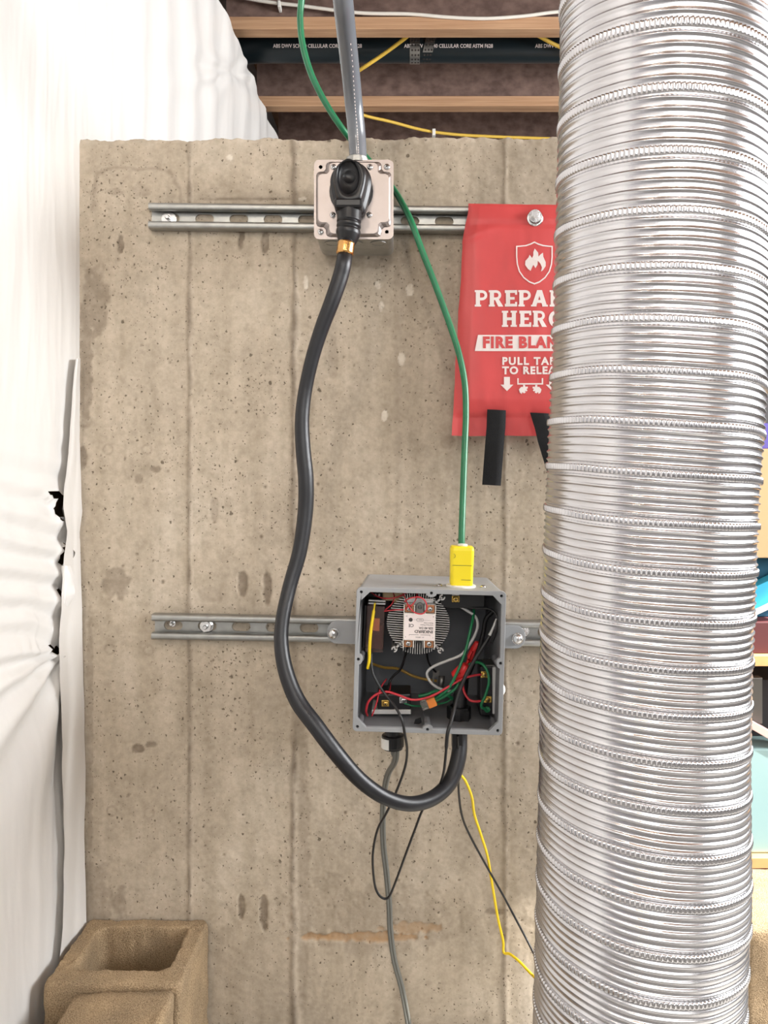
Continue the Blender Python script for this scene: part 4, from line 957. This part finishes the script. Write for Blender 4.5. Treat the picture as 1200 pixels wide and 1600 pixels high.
# ------------------------------------------------------------------ green cord with yellow plug
def green_cord():
    root = thing('green_cord', 'green power cord with a yellow plug standing on top of the grey enclosure', 'power cord', P(720, 912, 1.13))
    path = [(476, -60, 1.16), (471, 0, 1.18), (469, 30, 1.185), (473, 70, 1.19), (486, 115, 1.195), (507, 158, 1.205), (532, 197, 1.215), (560, 232, 1.240), (592, 268, 1.2445), (608, 287, 1.243), (619, 302, 1.234), (628, 317, 1.218), (642, 345, 1.195), (660, 393, 1.19), (682, 450, 1.19), (702, 505, 1.19),
            (717, 552, 1.185), (726, 598, 1.18), (728, 645, 1.175), (726, 700, 1.165), (723.5, 770, 1.15), (721.5, 830, 1.135), (721, 862, 1.13)]
    pp = [P(*q) for q in path]; e = pp[0]; pp = [Vector((e.x+.03, e.y, ZC-.05)), Vector((e.x+.02, e.y, e.z+.45)), Vector((e.x+.008, e.y, e.z+.15))]+pp
    b = MB(); b.tube(spline(pp, 8), .0050, 12); b.build('cord', 'cord_green', root)
    base = ME @ Vector((.0445, EH/2+.0016, DEP-(1.13-DF)+.0))
    Mz = Matrix.Translation((base.x, -D+1.118, base.z)) @ Matrix.Rotation(math.radians(1.5), 4, 'Y')
    h = P(720, 853, 1.118).z-base.z
    b = MB(); wx, wy = .0168, .0145
    lo = lambda kx, ky, z, r=.005: [(x*kx, y*ky, z) for x, y in rrect(wx*2, wy*2, r)]
    b.loft([lo(.93, .95, 0), lo(.97, 1, .003), lo(.98, 1, h*.50), lo(1.0, 1.0, h*.52), lo(1.02, 1.0, h*.90), lo(.98, .96, h*.97), lo(.90, .85, h)], True, True, Mz, True, False)
    pl = b.build('plug', 'yellow_plastic', root, 'yellow plug')
    b = MB()
    for (x0, x1, z) in ((-.0140, .0142, h*.52), (-.001, .0135, h*.15)): b.box((x0, -wy*1.012, z-.0003), (x1, -wy*.98, z+.0003), Mz)
    ring = [(-.0135+.0035*math.cos(math.radians(a)), h*.76+.0035*math.sin(math.radians(a))) for a in range(-80, 81, 16)]
    b.plate([ring+[(x-.0005, z) for x, z in ring[::-1]]], .0006, Mz @ Matrix.Translation((0, -wy*1.0, 0)) @ FRONT); b.build('seam_lines', 'ink', pl)
    b = MB(); b.lathe([(.0075, 0), (.0068, .003), (.0056, .0032)], Mz @ Matrix.Translation((.001, 0, h)), 16); b.build('cord_grommet', 'white_plastic', pl)
green_cord()

# ------------------------------------------------------------------ red fire blanket pouch
def pouch():
    d0 = 1.222; cx = 837.
    root = thing('fire_blanket_pouch', 'red fire blanket pouch with white print hanging from the upper strut channel', 'fire blanket', P(cx, 690, d0))
    vs = np.linspace(318, 681, 120); ts = np.linspace(-1, 1, 90)
    lv = [318, 330, 378, 386, 500, 640, 681]; lu = [732, 731, 722, 723, 716, 708, 706]
    T, V = np.meshgrid(ts, vs); half = cx-np.interp(V, lv, lu)+1.5*fbm(V*.03, V*0, 91, 3)
    U = cx+half*T; V2 = V+(T+1)*1.5*(V < 340)+2.5*fbm(T*3, V*.02, 93, 2)*(V > 655)
    e = np.clip((1-np.abs(T))*6, 0, 1)*np.clip((V-318)/30, 0, 1)*np.clip((650-V)/25, 0, 1)
    puff = .0085*np.sqrt(e)+.0018*fbm(T*4, V*.012, 95, 3)*np.clip((1-np.abs(T))*8, 0, 1)
    puff = puff+.0028*np.exp(-((V-377-(U-722)*-.35)/7)**2)*np.exp(-((U-745)/28)**2)-.0016*np.exp(-((V-352)/5)**2)
    d = d0-puff
    Xf = (U-PX)*d0/F_PX; Zf = CZ-(V2-PY)*d0/F_PX
    yf = -D+d; yb = np.full(d.shape, -D+d0+.002)
    X = np.hstack([Xf, Xf[:, ::-1]]); Z = np.hstack([Zf, Zf[:, ::-1]]); Y = np.hstack([yf, yb])
    X = np.hstack([X, X[:, :1]]); Y = np.hstack([Y, Y[:, :1]]); Z = np.hstack([Z, Z[:, :1]])
    body = grid_object('pouch', X, Y, Z, 'pouch_red', root)
    def surf(x, z):                           # front of the pouch at a world x, z
        v = PY-(z-CZ)*F_PX/d0; u = PX+x*F_PX/d0
        j = int(np.clip(np.searchsorted(vs, v), 1, len(vs)-2)); hf = half[j, 0]; t = (u-cx)/hf
        i = int(np.clip(np.searchsorted(ts, t), 1, len(ts)-2)); return float(min(yf[j-1:j+2, i-1:i+2].min(), 99))
    def lay(b, name, m_, lift=.0006, parent=body, label=None):
        b.warp(lambda p: Vector((p.x, surf(p.x, p.z)-lift-max(0, -p.y)*.2, p.z))); return b.build(name, m_, parent, label)
    MM = lambda u, v, roll=0.: front((P(u, v, d0).x, 0, P(u, v, d0).z), roll)
    s = d0/F_PX
    # lettering and emblem
    b = MB(); M = MM(cx+1.5, 468)
    def slab(b, txt, v, h, adv, u0):
        # block capitals with slab serifs drawn from strokes; unit cell 1 high
        st = .21
        def rect(x0, y0, x1, y1): return [(x0, y0), (x1, y0), (x1, y1), (x0, y1)]
        def bowl(x0, y0, x1, y1, n=8):
            ry = (y1-y0)/2; out = [(x0, y1)]
            for k in range(n+1): a = math.pi/2-math.pi*k/n; out.append((x1-ry+ry*math.cos(a), (y0+y1)/2+ry*math.sin(a)))
            return out+[(x0, y0)]
        G = {'P': [[bowl(.06, .38, .72, 1.), bowl(.28, .55, .56, .83)], [rect(.06, 0, .30, .99)], [rect(0, 0, .37, .12)], [rect(0, .88, .2, 1.)]],
             'R': [[bowl(.06, .40, .72, 1.), bowl(.28, .56, .56, .84)], [rect(.06, 0, .30, .99)], [rect(0, 0, .35, .12)], [rect(0, .88, .2, 1.)], [[(.34, .45), (.58, .45), (.84, 0), (.55, 0)]]],
             'E': [[rect(.06, 0, .30, 1.)], [rect(0, 0, .70, .17)], [rect(0, .83, .70, 1.)], [rect(.2, .42, .56, .58)], [rect(.58, 0, .70, .28)], [rect(.58, .72, .70, 1.)]],
             'A': [[[(.28, 1.), (.56, 1.), (.86, 0), (.60, 0), (.53, .22), (.29, .22), (.22, 0), (-.04, 0)], [(.34, .40), (.48, .40), (.41, .66)]], [rect(-.07, 0, .25, .11)], [rect(.57, 0, .90, .11)]],
             'D': [[bowl(.06, 0, .80, 1.), bowl(.30, .18, .56, .82)], [rect(0, 0, .2, .12)], [rect(0, .88, .2, 1.)]],
             'H': [[rect(.06, 0, .30, 1.)], [rect(.58, 0, .82, 1.)], [rect(.2, .41, .68, .59)], [rect(0, 0, .37, .12)], [rect(0, .88, .37, 1.)], [rect(.51, 0, .88, .12)], [rect(.51, .88, .88, 1.)]],
             'O': [[circ(.42, .5, .42, 24, .51), circ(.42, .5, .19, 20, .29)]]}
        u = u0
        for ch in txt:
            for spl in G[ch]: b.plate([[(x*h*s*1.06, y*h*s) for x, y in q] for q in spl], .0003, MM(u, v))
            u += adv[ch]
    adv = {'P': 21.7, 'R': 25, 'E': 20.7, 'A': 27, 'D': 26, 'H': 27, 'O': 28}
    slab(b, 'PREPARED', 481, 25.5, adv, 741); slab(b, 'HERO', 512.5, 25.0, adv, 783); lay(b, 'title_lettering', 'print_white')
    b = MB(); b.plate([[(-92*s, -12.5*s), (89*s, -12.5*s), (94*s, 12*s), (-88*s, 12*s)]], .0003, MM(833, 537))
    q = MB()
    for k in range(24):                        # banner cut in short strips so that it follows the cloth
        a0, a1 = -94+k*188/24, -94+(k+1)*188/24
        lo_, hi_ = max(a0, -92), min(a1, 94); q.plate([[(lo_*s, -13*s), (hi_*s, -13*s), (min(hi_+(5 if k == 0 else 0), 94)*s, 12*s), ((lo_+(5 if k == 0 else 0))*s, 12*s)]], .0003, MM(833, 537))
    lay(q, 'banner', 'print_white', .0005)
    b = MB(); b.text('FIRE BLANKET', 23.5*s, MM(834, 537.5), .62*s*2, 1.16, .0003, 'CENTER', .95); lay(b, 'banner_lettering', 'pouch_red', .0010)
    b = MB(); b.text('PULL TAPES', 16.0*s, MM(834, 566), .42*s*1.6, 1.22, .0003, 'CENTER', 1.02); b.text('TO RELEASE', 16.0*s, MM(834, 580.5), .42*s*1.6, 1.16, .0003, 'CENTER', 1.02); lay(b, 'instruction_lettering', 'print_white')
    # arrows, tape bracket and pulling hands
    b = MB()
    for u in (791, 861): b.plate([[(-4.6*s, 11*s), (4.6*s, 11*s), (4.6*s, -1*s), (10*s, -1*s), (0, -11*s), (-10*s, -1*s), (-4.6*s, -1*s)]], .0003, MM(u, 601))
    b.plate([[(-20*s, 10*s), (-17.8*s, 10*s), (-17.8*s, 2.2*s), (17.8*s, 2.2*s), (17.8*s, 10*s), (20*s, 10*s), (20*s, 0), (-20*s, 0)]], .0003, MM(827, 602))
    for u, m_ in ((817, 1), (837, -1)):
        fist = [(-6, -8), (-7.5, -3), (-4, 1), (-1, 1), (-1, 4), (2, 4), (2.5, 1), (6, 1.5), (6.5, -1), (4, -2.5), (6, -4), (4.5, -6), (2, -5), (3, -8), (0, -9), (-2, -7), (-3, -10)]
        b.plate([[(x*m_*s, y*s) for x, y in fist]], .0003, MM(u, 606.5))
    lay(b, 'instruction_symbols', 'print_white')
    def shield(k):
        out = []
        right = [(0, 33), (6, 30), (14, 27.5), (23, 26.5), (28.5, 26.2), (28.5, 10), (27.5, -2), (24, -14), (17, -24), (8, -31), (0, -34)]
        out = [(x*k, y*k) for x, y in right]; return out+[(-x, y) for x, y in out[-2:0:-1]]
    fl = [(-1, 17), (4, 11), (4.5, 5), (7, 8), (11, 11), (11.5, 5), (15, -3), (15, -9), (11, -15), (8, -17), (9.5, -11), (7, -5), (3.5, -1), (3, -7), (0, -12), (-3, -7), (-5, -11), (-7, -16), (-11, -13), (-15, -7), (-14.5, -1), (-10, 4), (-8.5, 8), (-5, 3), (-3, 7), (-3, 12)]
    b = MB(); b.plate([[(x*s, y*s) for x, y in shield(1.)], [(x*s, y*s) for x, y in shield(.93)]], .0003, MM(833.5, 413)); b.plate([[(x*s*1.06, y*s*1.05) for x, y in fl]], .0003, MM(835, 409)); lay(b, 'flame_shield_emblem', 'print_white')
    # hem stitching, grommet with hanging bolt
    for vv in (652, 674):
        b = MB()
        for k in range(46):
            u = 711+k*5.5
            if u < 962: p = P(u, vv+1.2*math.sin(k*.7), d0); b.box((p.x-.0017, -.0003, p.z-.0002), (p.x+.0017, 0, p.z+.0002))
        lay(b, 'stitching', 'pouch_red', .0004)
    p = P(836, 341, d0-.008); b = MB(); Mg = front((p.x, surf(p.x, p.z)+.001, p.z))
    b.lathe([(.0130, 0), (.0126, .002), (.0105, .0028), (.0085, .0020), (.0085, 0)], Mg, 28); b.build('grommet', 'zinc_bright', root)
    p2 = p+Vector((0, 0, .003)); b = MB(); Mh = front((p2.x, surf(p2.x, p2.z)-.0005, p2.z)); b.lathe([(.0105, 0), (.0105, .0018), (.0100, .002)], Mh, 24, False)
    b.loft([[(.0068*math.cos(math.radians(60*k+20)), .0068*math.sin(math.radians(60*k+20)), z) for k in range(6)] for z in (.002, .0068)]+[[(.0058*math.cos(math.radians(60*k+20)), .0058*math.sin(math.radians(60*k+20)), .0078) for k in range(6)]], True, True, Mh, True, False); b.build('hanging_bolt', 'zinc_bright', root)
    # black pull tapes
    def tape(name, pts, wpx):
        V_ = np.array([P(u, v, dd) for u, v, dd in pts]); n = len(pts); tt = np.linspace(0, n-1, 40); C = np.stack([np.interp(tt, range(n), V_[:, k]) for k in range(3)], 1)
        w_ = wpx*d0/F_PX/2; X = np.stack([C[:, 0]-w_, C[:, 0]-w_*.3, C[:, 0]+w_*.3, C[:, 0]+w_], 1); Z = np.stack([C[:, 2]+.0005, C[:, 2], C[:, 2]-.0005, C[:, 2]-.001], 1)
        Y = np.stack([C[:, 1]+.0006*np.sin(tt*3), C[:, 1]-.0006, C[:, 1]-.0006, C[:, 1]+.0004*np.cos(tt*4)], 1)
        X = np.hstack([X, X[:, ::-1], X[:, :1]]); Z = np.hstack([Z, Z[:, ::-1], Z[:, :1]]); Y = np.hstack([Y, Y[:, ::-1]+.0014, Y[:, :1]])
        o = grid_object(name, X, Y, Z, 'black_cloth', root); o['label'] = 'black woven pull tape'
    tape('pull_tape', [(776, 640, 1.2095), (775, 668, 1.209), (773, 690, 1.211), (768, 758, 1.222)], 29)
    tape('pull_tape', [(843, 645, 1.2095), (850, 668, 1.209), (855, 690, 1.211), (872, 745, 1.22)], 29)
pouch()

# ------------------------------------------------------------------ pipes and cables between the joists
def overhead():
    dp = 2.62; zc = CZ-(78-PY)*dp/F_PX; y = -D+dp; r = .042
    x0, x1 = P(385, 80, dp).x, 2.0
    root = thing('drain_pipe', 'black plastic drain pipe with white print running between the ceiling joists', 'pipe', ((x0+x1)/2, y, zc-r))
    b = MB(); pts = [Vector((x0-.10, y+.10, zc+.02)), Vector((x0-.075, y+.045, zc+.008)), Vector((x0-.03, y+.01, zc+.002)), Vector((x0+.04, y, zc))]
    pts = spline(pts, 6)+[Vector((x0+.04+k*.1, y, zc)) for k in range(1, int((x1-x0)/.1))]
    b.tube(pts, r, 28); b.build('pipe', 'pipe_black', root)
    b = MB(); Mt = Matrix.Translation((P(430, 78, dp).x, y, zc)) @ Matrix.Rotation(math.radians(14), 4, 'X') @ FRONT @ Matrix.Translation((0, 0, r+.0010))
    for k in range(5): b.text('ABS DWV SCH 40 CELLULAR CORE ASTM F628', .016, Mt @ Matrix.Translation((k*.44, 0, 0)), .0004, 1.0, .0003, 'LEFT', .9)
    b.build('lettering', 'print_white', root)
    # perforated strap
    rs = thing('pipe_strap', 'perforated galvanised strap hanging the black pipe from the joist', 'pipe strap', (P(650, 95, dp).x, y, zc-r))
    for ux, ang, nm in ((648, 0, 'strap_band'), (666, 14, 'strap_tail')):
        px_ = P(ux, 80, dp).x; pts2 = []
        prof = [(-(r+.0015)*math.cos(math.radians(a)), (r+.0015)*math.sin(math.radians(a))) for a in range(-120, 91, 10)]
        X = []; Yy = []; Zz = []; w_ = .017
        for i, (yy, z2) in enumerate(prof):
            sh = math.tan(math.radians(ang))*(z2+r)
            X.append([px_-w_+sh, px_+w_+sh]); Yy.append([y+yy]*2); Zz.append([zc+z2]*2)
        if ang: X, Yy, Zz = X[8:], Yy[8:], Zz[8:]; X = [[a+.0005, c] for a, c in X]; Yy = [[q-.002 for q in a] for a in Yy]
        strap = grid_object(nm, np.array(X), np.array(Yy), np.array(Zz), 'galvanised', rs)
        b = MB()
        for i in range(3, len(prof)-4, 2):
            yy, z2 = prof[i]; sh = math.tan(math.radians(ang))*(z2+r); nrm = Vector((0, yy, z2)).normalized()
            for sx in (-.009, .002, .012):
                Mh = Matrix.Translation((px_+sx+sh, y+yy-(.002 if ang else 0), zc+z2)) @ nrm.to_track_quat('Z', 'Y').to_matrix().to_4x4(); b.lathe([(.0035, -.0002), (.0035, .0006)], Mh, 8, False)
        b.build('strap_holes', 'ink', strap)
    def cable(label, pts, r, m_, name='cable', per=8, flat=None): b = MB(); b.tube(pxpath(pts, per), r, 10, True, flat); return tag(b.build(name, m_), label, 'cable', 'cables among the joists')
    dj = JD1
    cable('white cable stapled along the nearest ceiling joist', [(330, -14, dj-.0062), (405, 1, dj-.0062), (470, 9, dj-.0062), (560, 20, dj-.0062), (640, 22, dj-.0062), (700, 27, dj-.0062), (760, 29, dj-.0062), (820, 25, dj-.0062), (880, 18, dj-.0062), (1000, 14, dj-.0062)], .0052, 'cable_white')
    for u, v in ((436, 5),):
        p = P(u, v, dj-.012); b = MB(); b.box((p.x-.004, p.y-.002, p.z-.012), (p.x+.004, p.y+.028, p.z+.008), None, .001); tag(b.build('cable_staple', 'white_plastic'), 'white staple on the white cable by the insulation', 'staple')
    cable('yellow cable slanting down from behind the nearest joist past the black pipe', [(730, 8, 2.382), (690, 24, 2.40), (655, 42, 2.46), (630, 62, 2.52), (600, 84, 2.54), (572, 103, 2.56), (548, 118, 2.60)], .0062, 'cable_yellow')
    cable('yellow cable sagging along the farthest joist above the concrete wall', [(545, 150, 2.862), (550, 172, 2.868), (575, 182, 2.90), (610, 190, 2.95), (660, 203, 3.0), (705, 209.5, 3.03), (760, 213, 3.05), (870, 217, 3.08)], .0058, 'cable_yellow')
    cable('yellow cable end peeking over the nearest joist beside the duct', [(820, 44, 2.50), (852, 62, 2.52), (872, 72, 2.54), (900, 84, 2.56)], .0062, 'cable_yellow')
    p = P(678, 207, 3.0); b = MB(); b.box((p.x-.006, p.y-.003, p.z-.012), (p.x+.006, p.y+.03, p.z+.014), None, .001); tag(b.build('cable_staple', 'white_plastic'), 'white staple on the sagging yellow cable', 'staple')
overhead()

# ------------------------------------------------------------------ shelving and storage beyond the duct
def storage():
    dF = 1.62; yF = -D+dF; xa, xb = .60, 1.35
    Zp = lambda v, d=dF: CZ-(v-PY)*d/F_PX
    root = thing('shelving_unit', 'wooden storage shelving seen between the duct and the right edge', 'shelving', ((xa+xb)/2, yF+.2, 0))
    for v in (1033, 1349):
        b = MB(); z = Zp(v); b.box((xa, yF, z-.011), (xb, yF+.38, z+.011), None, .001); b.build('shelf_board', 'shelf_wood', root)
    for x, y_ in ((xa, yF+.004), (xb-.03, yF+.004), (xa, yF+.345), (xb-.03, yF+.345)):
        b = MB(); b.box((x, y_, 0), (x+.03, y_+.03, Zp(560))); b.build('upright', 'steel_grey', root)
    def bx(name, label, cat, m_, u0, u1, v0, v1, d0, dep, rot=0., bev=.002, zb=None):
        A = P(u0, v1, d0); B = P(u1, v0, d0)
        if zb is not None: A.z = zb
        b = MB(); cx_, cz_ = (A.x+B.x)/2, A.z
        M = Matrix.Translation((cx_, A.y, cz_)) @ Matrix.Rotation(math.radians(rot), 4, 'Y'); b.box((-(B.x-A.x)/2, 0, 0), ((B.x-A.x)/2, dep, B.z-A.z), M, bev); return tag(b.build(name, m_), label, cat)
    z1 = 1033-.011*F_PX/dF
    bx('storage_box', 'dark maroon box on the upper shelf at the right edge', 'box', 'maroon_card', 1130, 1330, 972, z1, 1.64, .26, zb=Zp(1033)+.0112)
    bx('storage_box', 'dark teal box under the cardboard carton', 'box', 'teal_card', 1135, 1320, 869, 971, 1.70, .2, zb=Zp(972, 1.64)+.0002)
    A = P(1172, 965, 1.645)
    b = MB(); M = Matrix.Translation(P(1166, 969, 1.64)) @ Matrix.Rotation(math.radians(-25), 4, 'Y'); b.box((0, 0, 0), (.20, .045, .012), M, .001); tag(b.build('white_board', 'white_plastic'), 'white board leaning at a slant on the maroon box', 'board')
    b = MB(); b.box((.004, .004, .0125), (.15, .042, .055), M, .001); tag(b.build('binder', 'cyan_card'), 'bright cyan folder lying on the slanted white board', 'folder')
    bx('cardboard_box', 'tan cardboard carton stacked at the right edge behind the duct', 'box', 'cardboard', 1140, 1330, 701, 868, 1.66, .3, zb=Zp(869, 1.70)+.0002)
    bx('storage_box', 'purple-blue box on top of the cardboard carton', 'box', 'purple_card', 1145, 1325, 661, 700, 1.67, .26, zb=Zp(701, 1.66)+.0002)
    z2 = 1349-.011*F_PX/dF
    bx('storage_bin', 'pale teal plastic panel of a bin on the lower shelf', 'bin', 'bin_plastic', 1120, 1330, 1170, z2, 1.64, .3, 0, .004, Zp(1349)+.0112)
    bx('storage_box', 'dark box on top of the pale teal bin under the upper shelf', 'box', 'dark_card', 1120, 1330, 1062, 1169, 1.72, .21, zb=Zp(1170, 1.64)+.0002)
    b = MB(); M = Matrix.Translation(P(1164, 1120, 1.635)) @ Matrix.Rotation(math.radians(30), 4, 'Y'); b.box((0, 0, -.016), (.105, .05, 0), M, .001); tag(b.build('pink_board', 'pink_board'), 'pinkish board slanting down onto the pale teal bin', 'board')
    p = P(1176, 1095, 1.66); b = MB(); b.box((p.x-.004, p.y, p.z-.05), (p.x+.022, p.y+.02, p.z+.05), None, .002); tag(b.build('metal_bracket', 'steel_grey'), 'dull metal bracket upright in front of the dark box', 'bracket')
    b = MB(); b.box((.66, yF+.02, 0), (1.3, yF+.36, Zp(1366)), None, .004); tag(b.build('cloth_bundle', 'magenta_cloth'), 'dark magenta cloth bundle under the lower shelf', 'cloth')
storage()

# ------------------------------------------------------------------ bare bulbs of the room behind the camera
def bulb(loc, power, label, rad=.03):
    x, y, z = loc; root = thing('light_bulb', label, 'lamp', (x, y, z-.03))
    b = MB(); b.lathe([(.001, -.035), (.02, -.03), (.031, -.008), (.028, .015), (.015, .035), (.013, .05)], Matrix.Translation(loc), 20); b.build('glass', 'bulb_glow', root)
    b = MB(); b.lathe([(.02, .045), (.022, .09), (.05, .095), (.055, .11)], Matrix.Translation(loc), 20); b.lathe([(.004, .1), (.004, ZC-z-.001)], Matrix.Translation(loc), 8); b.build('socket', 'white_plastic', root)
    l = bpy.data.lights.new('bulb_light', 'POINT'); l.energy = power; l.color = (1, .92, .82); l.shadow_soft_size = rad
    o = bpy.data.objects.new('bulb_light', l); COL.objects.link(o); o.location = (0, 0, -.045); o.parent = root
bulb((.27, -2.0, 2.05), 12, 'warm bare ceiling bulb behind the camera, right one')
bulb((-.40, -1.75, 2.05), 14, 'warm bare ceiling bulb behind the camera, left one')
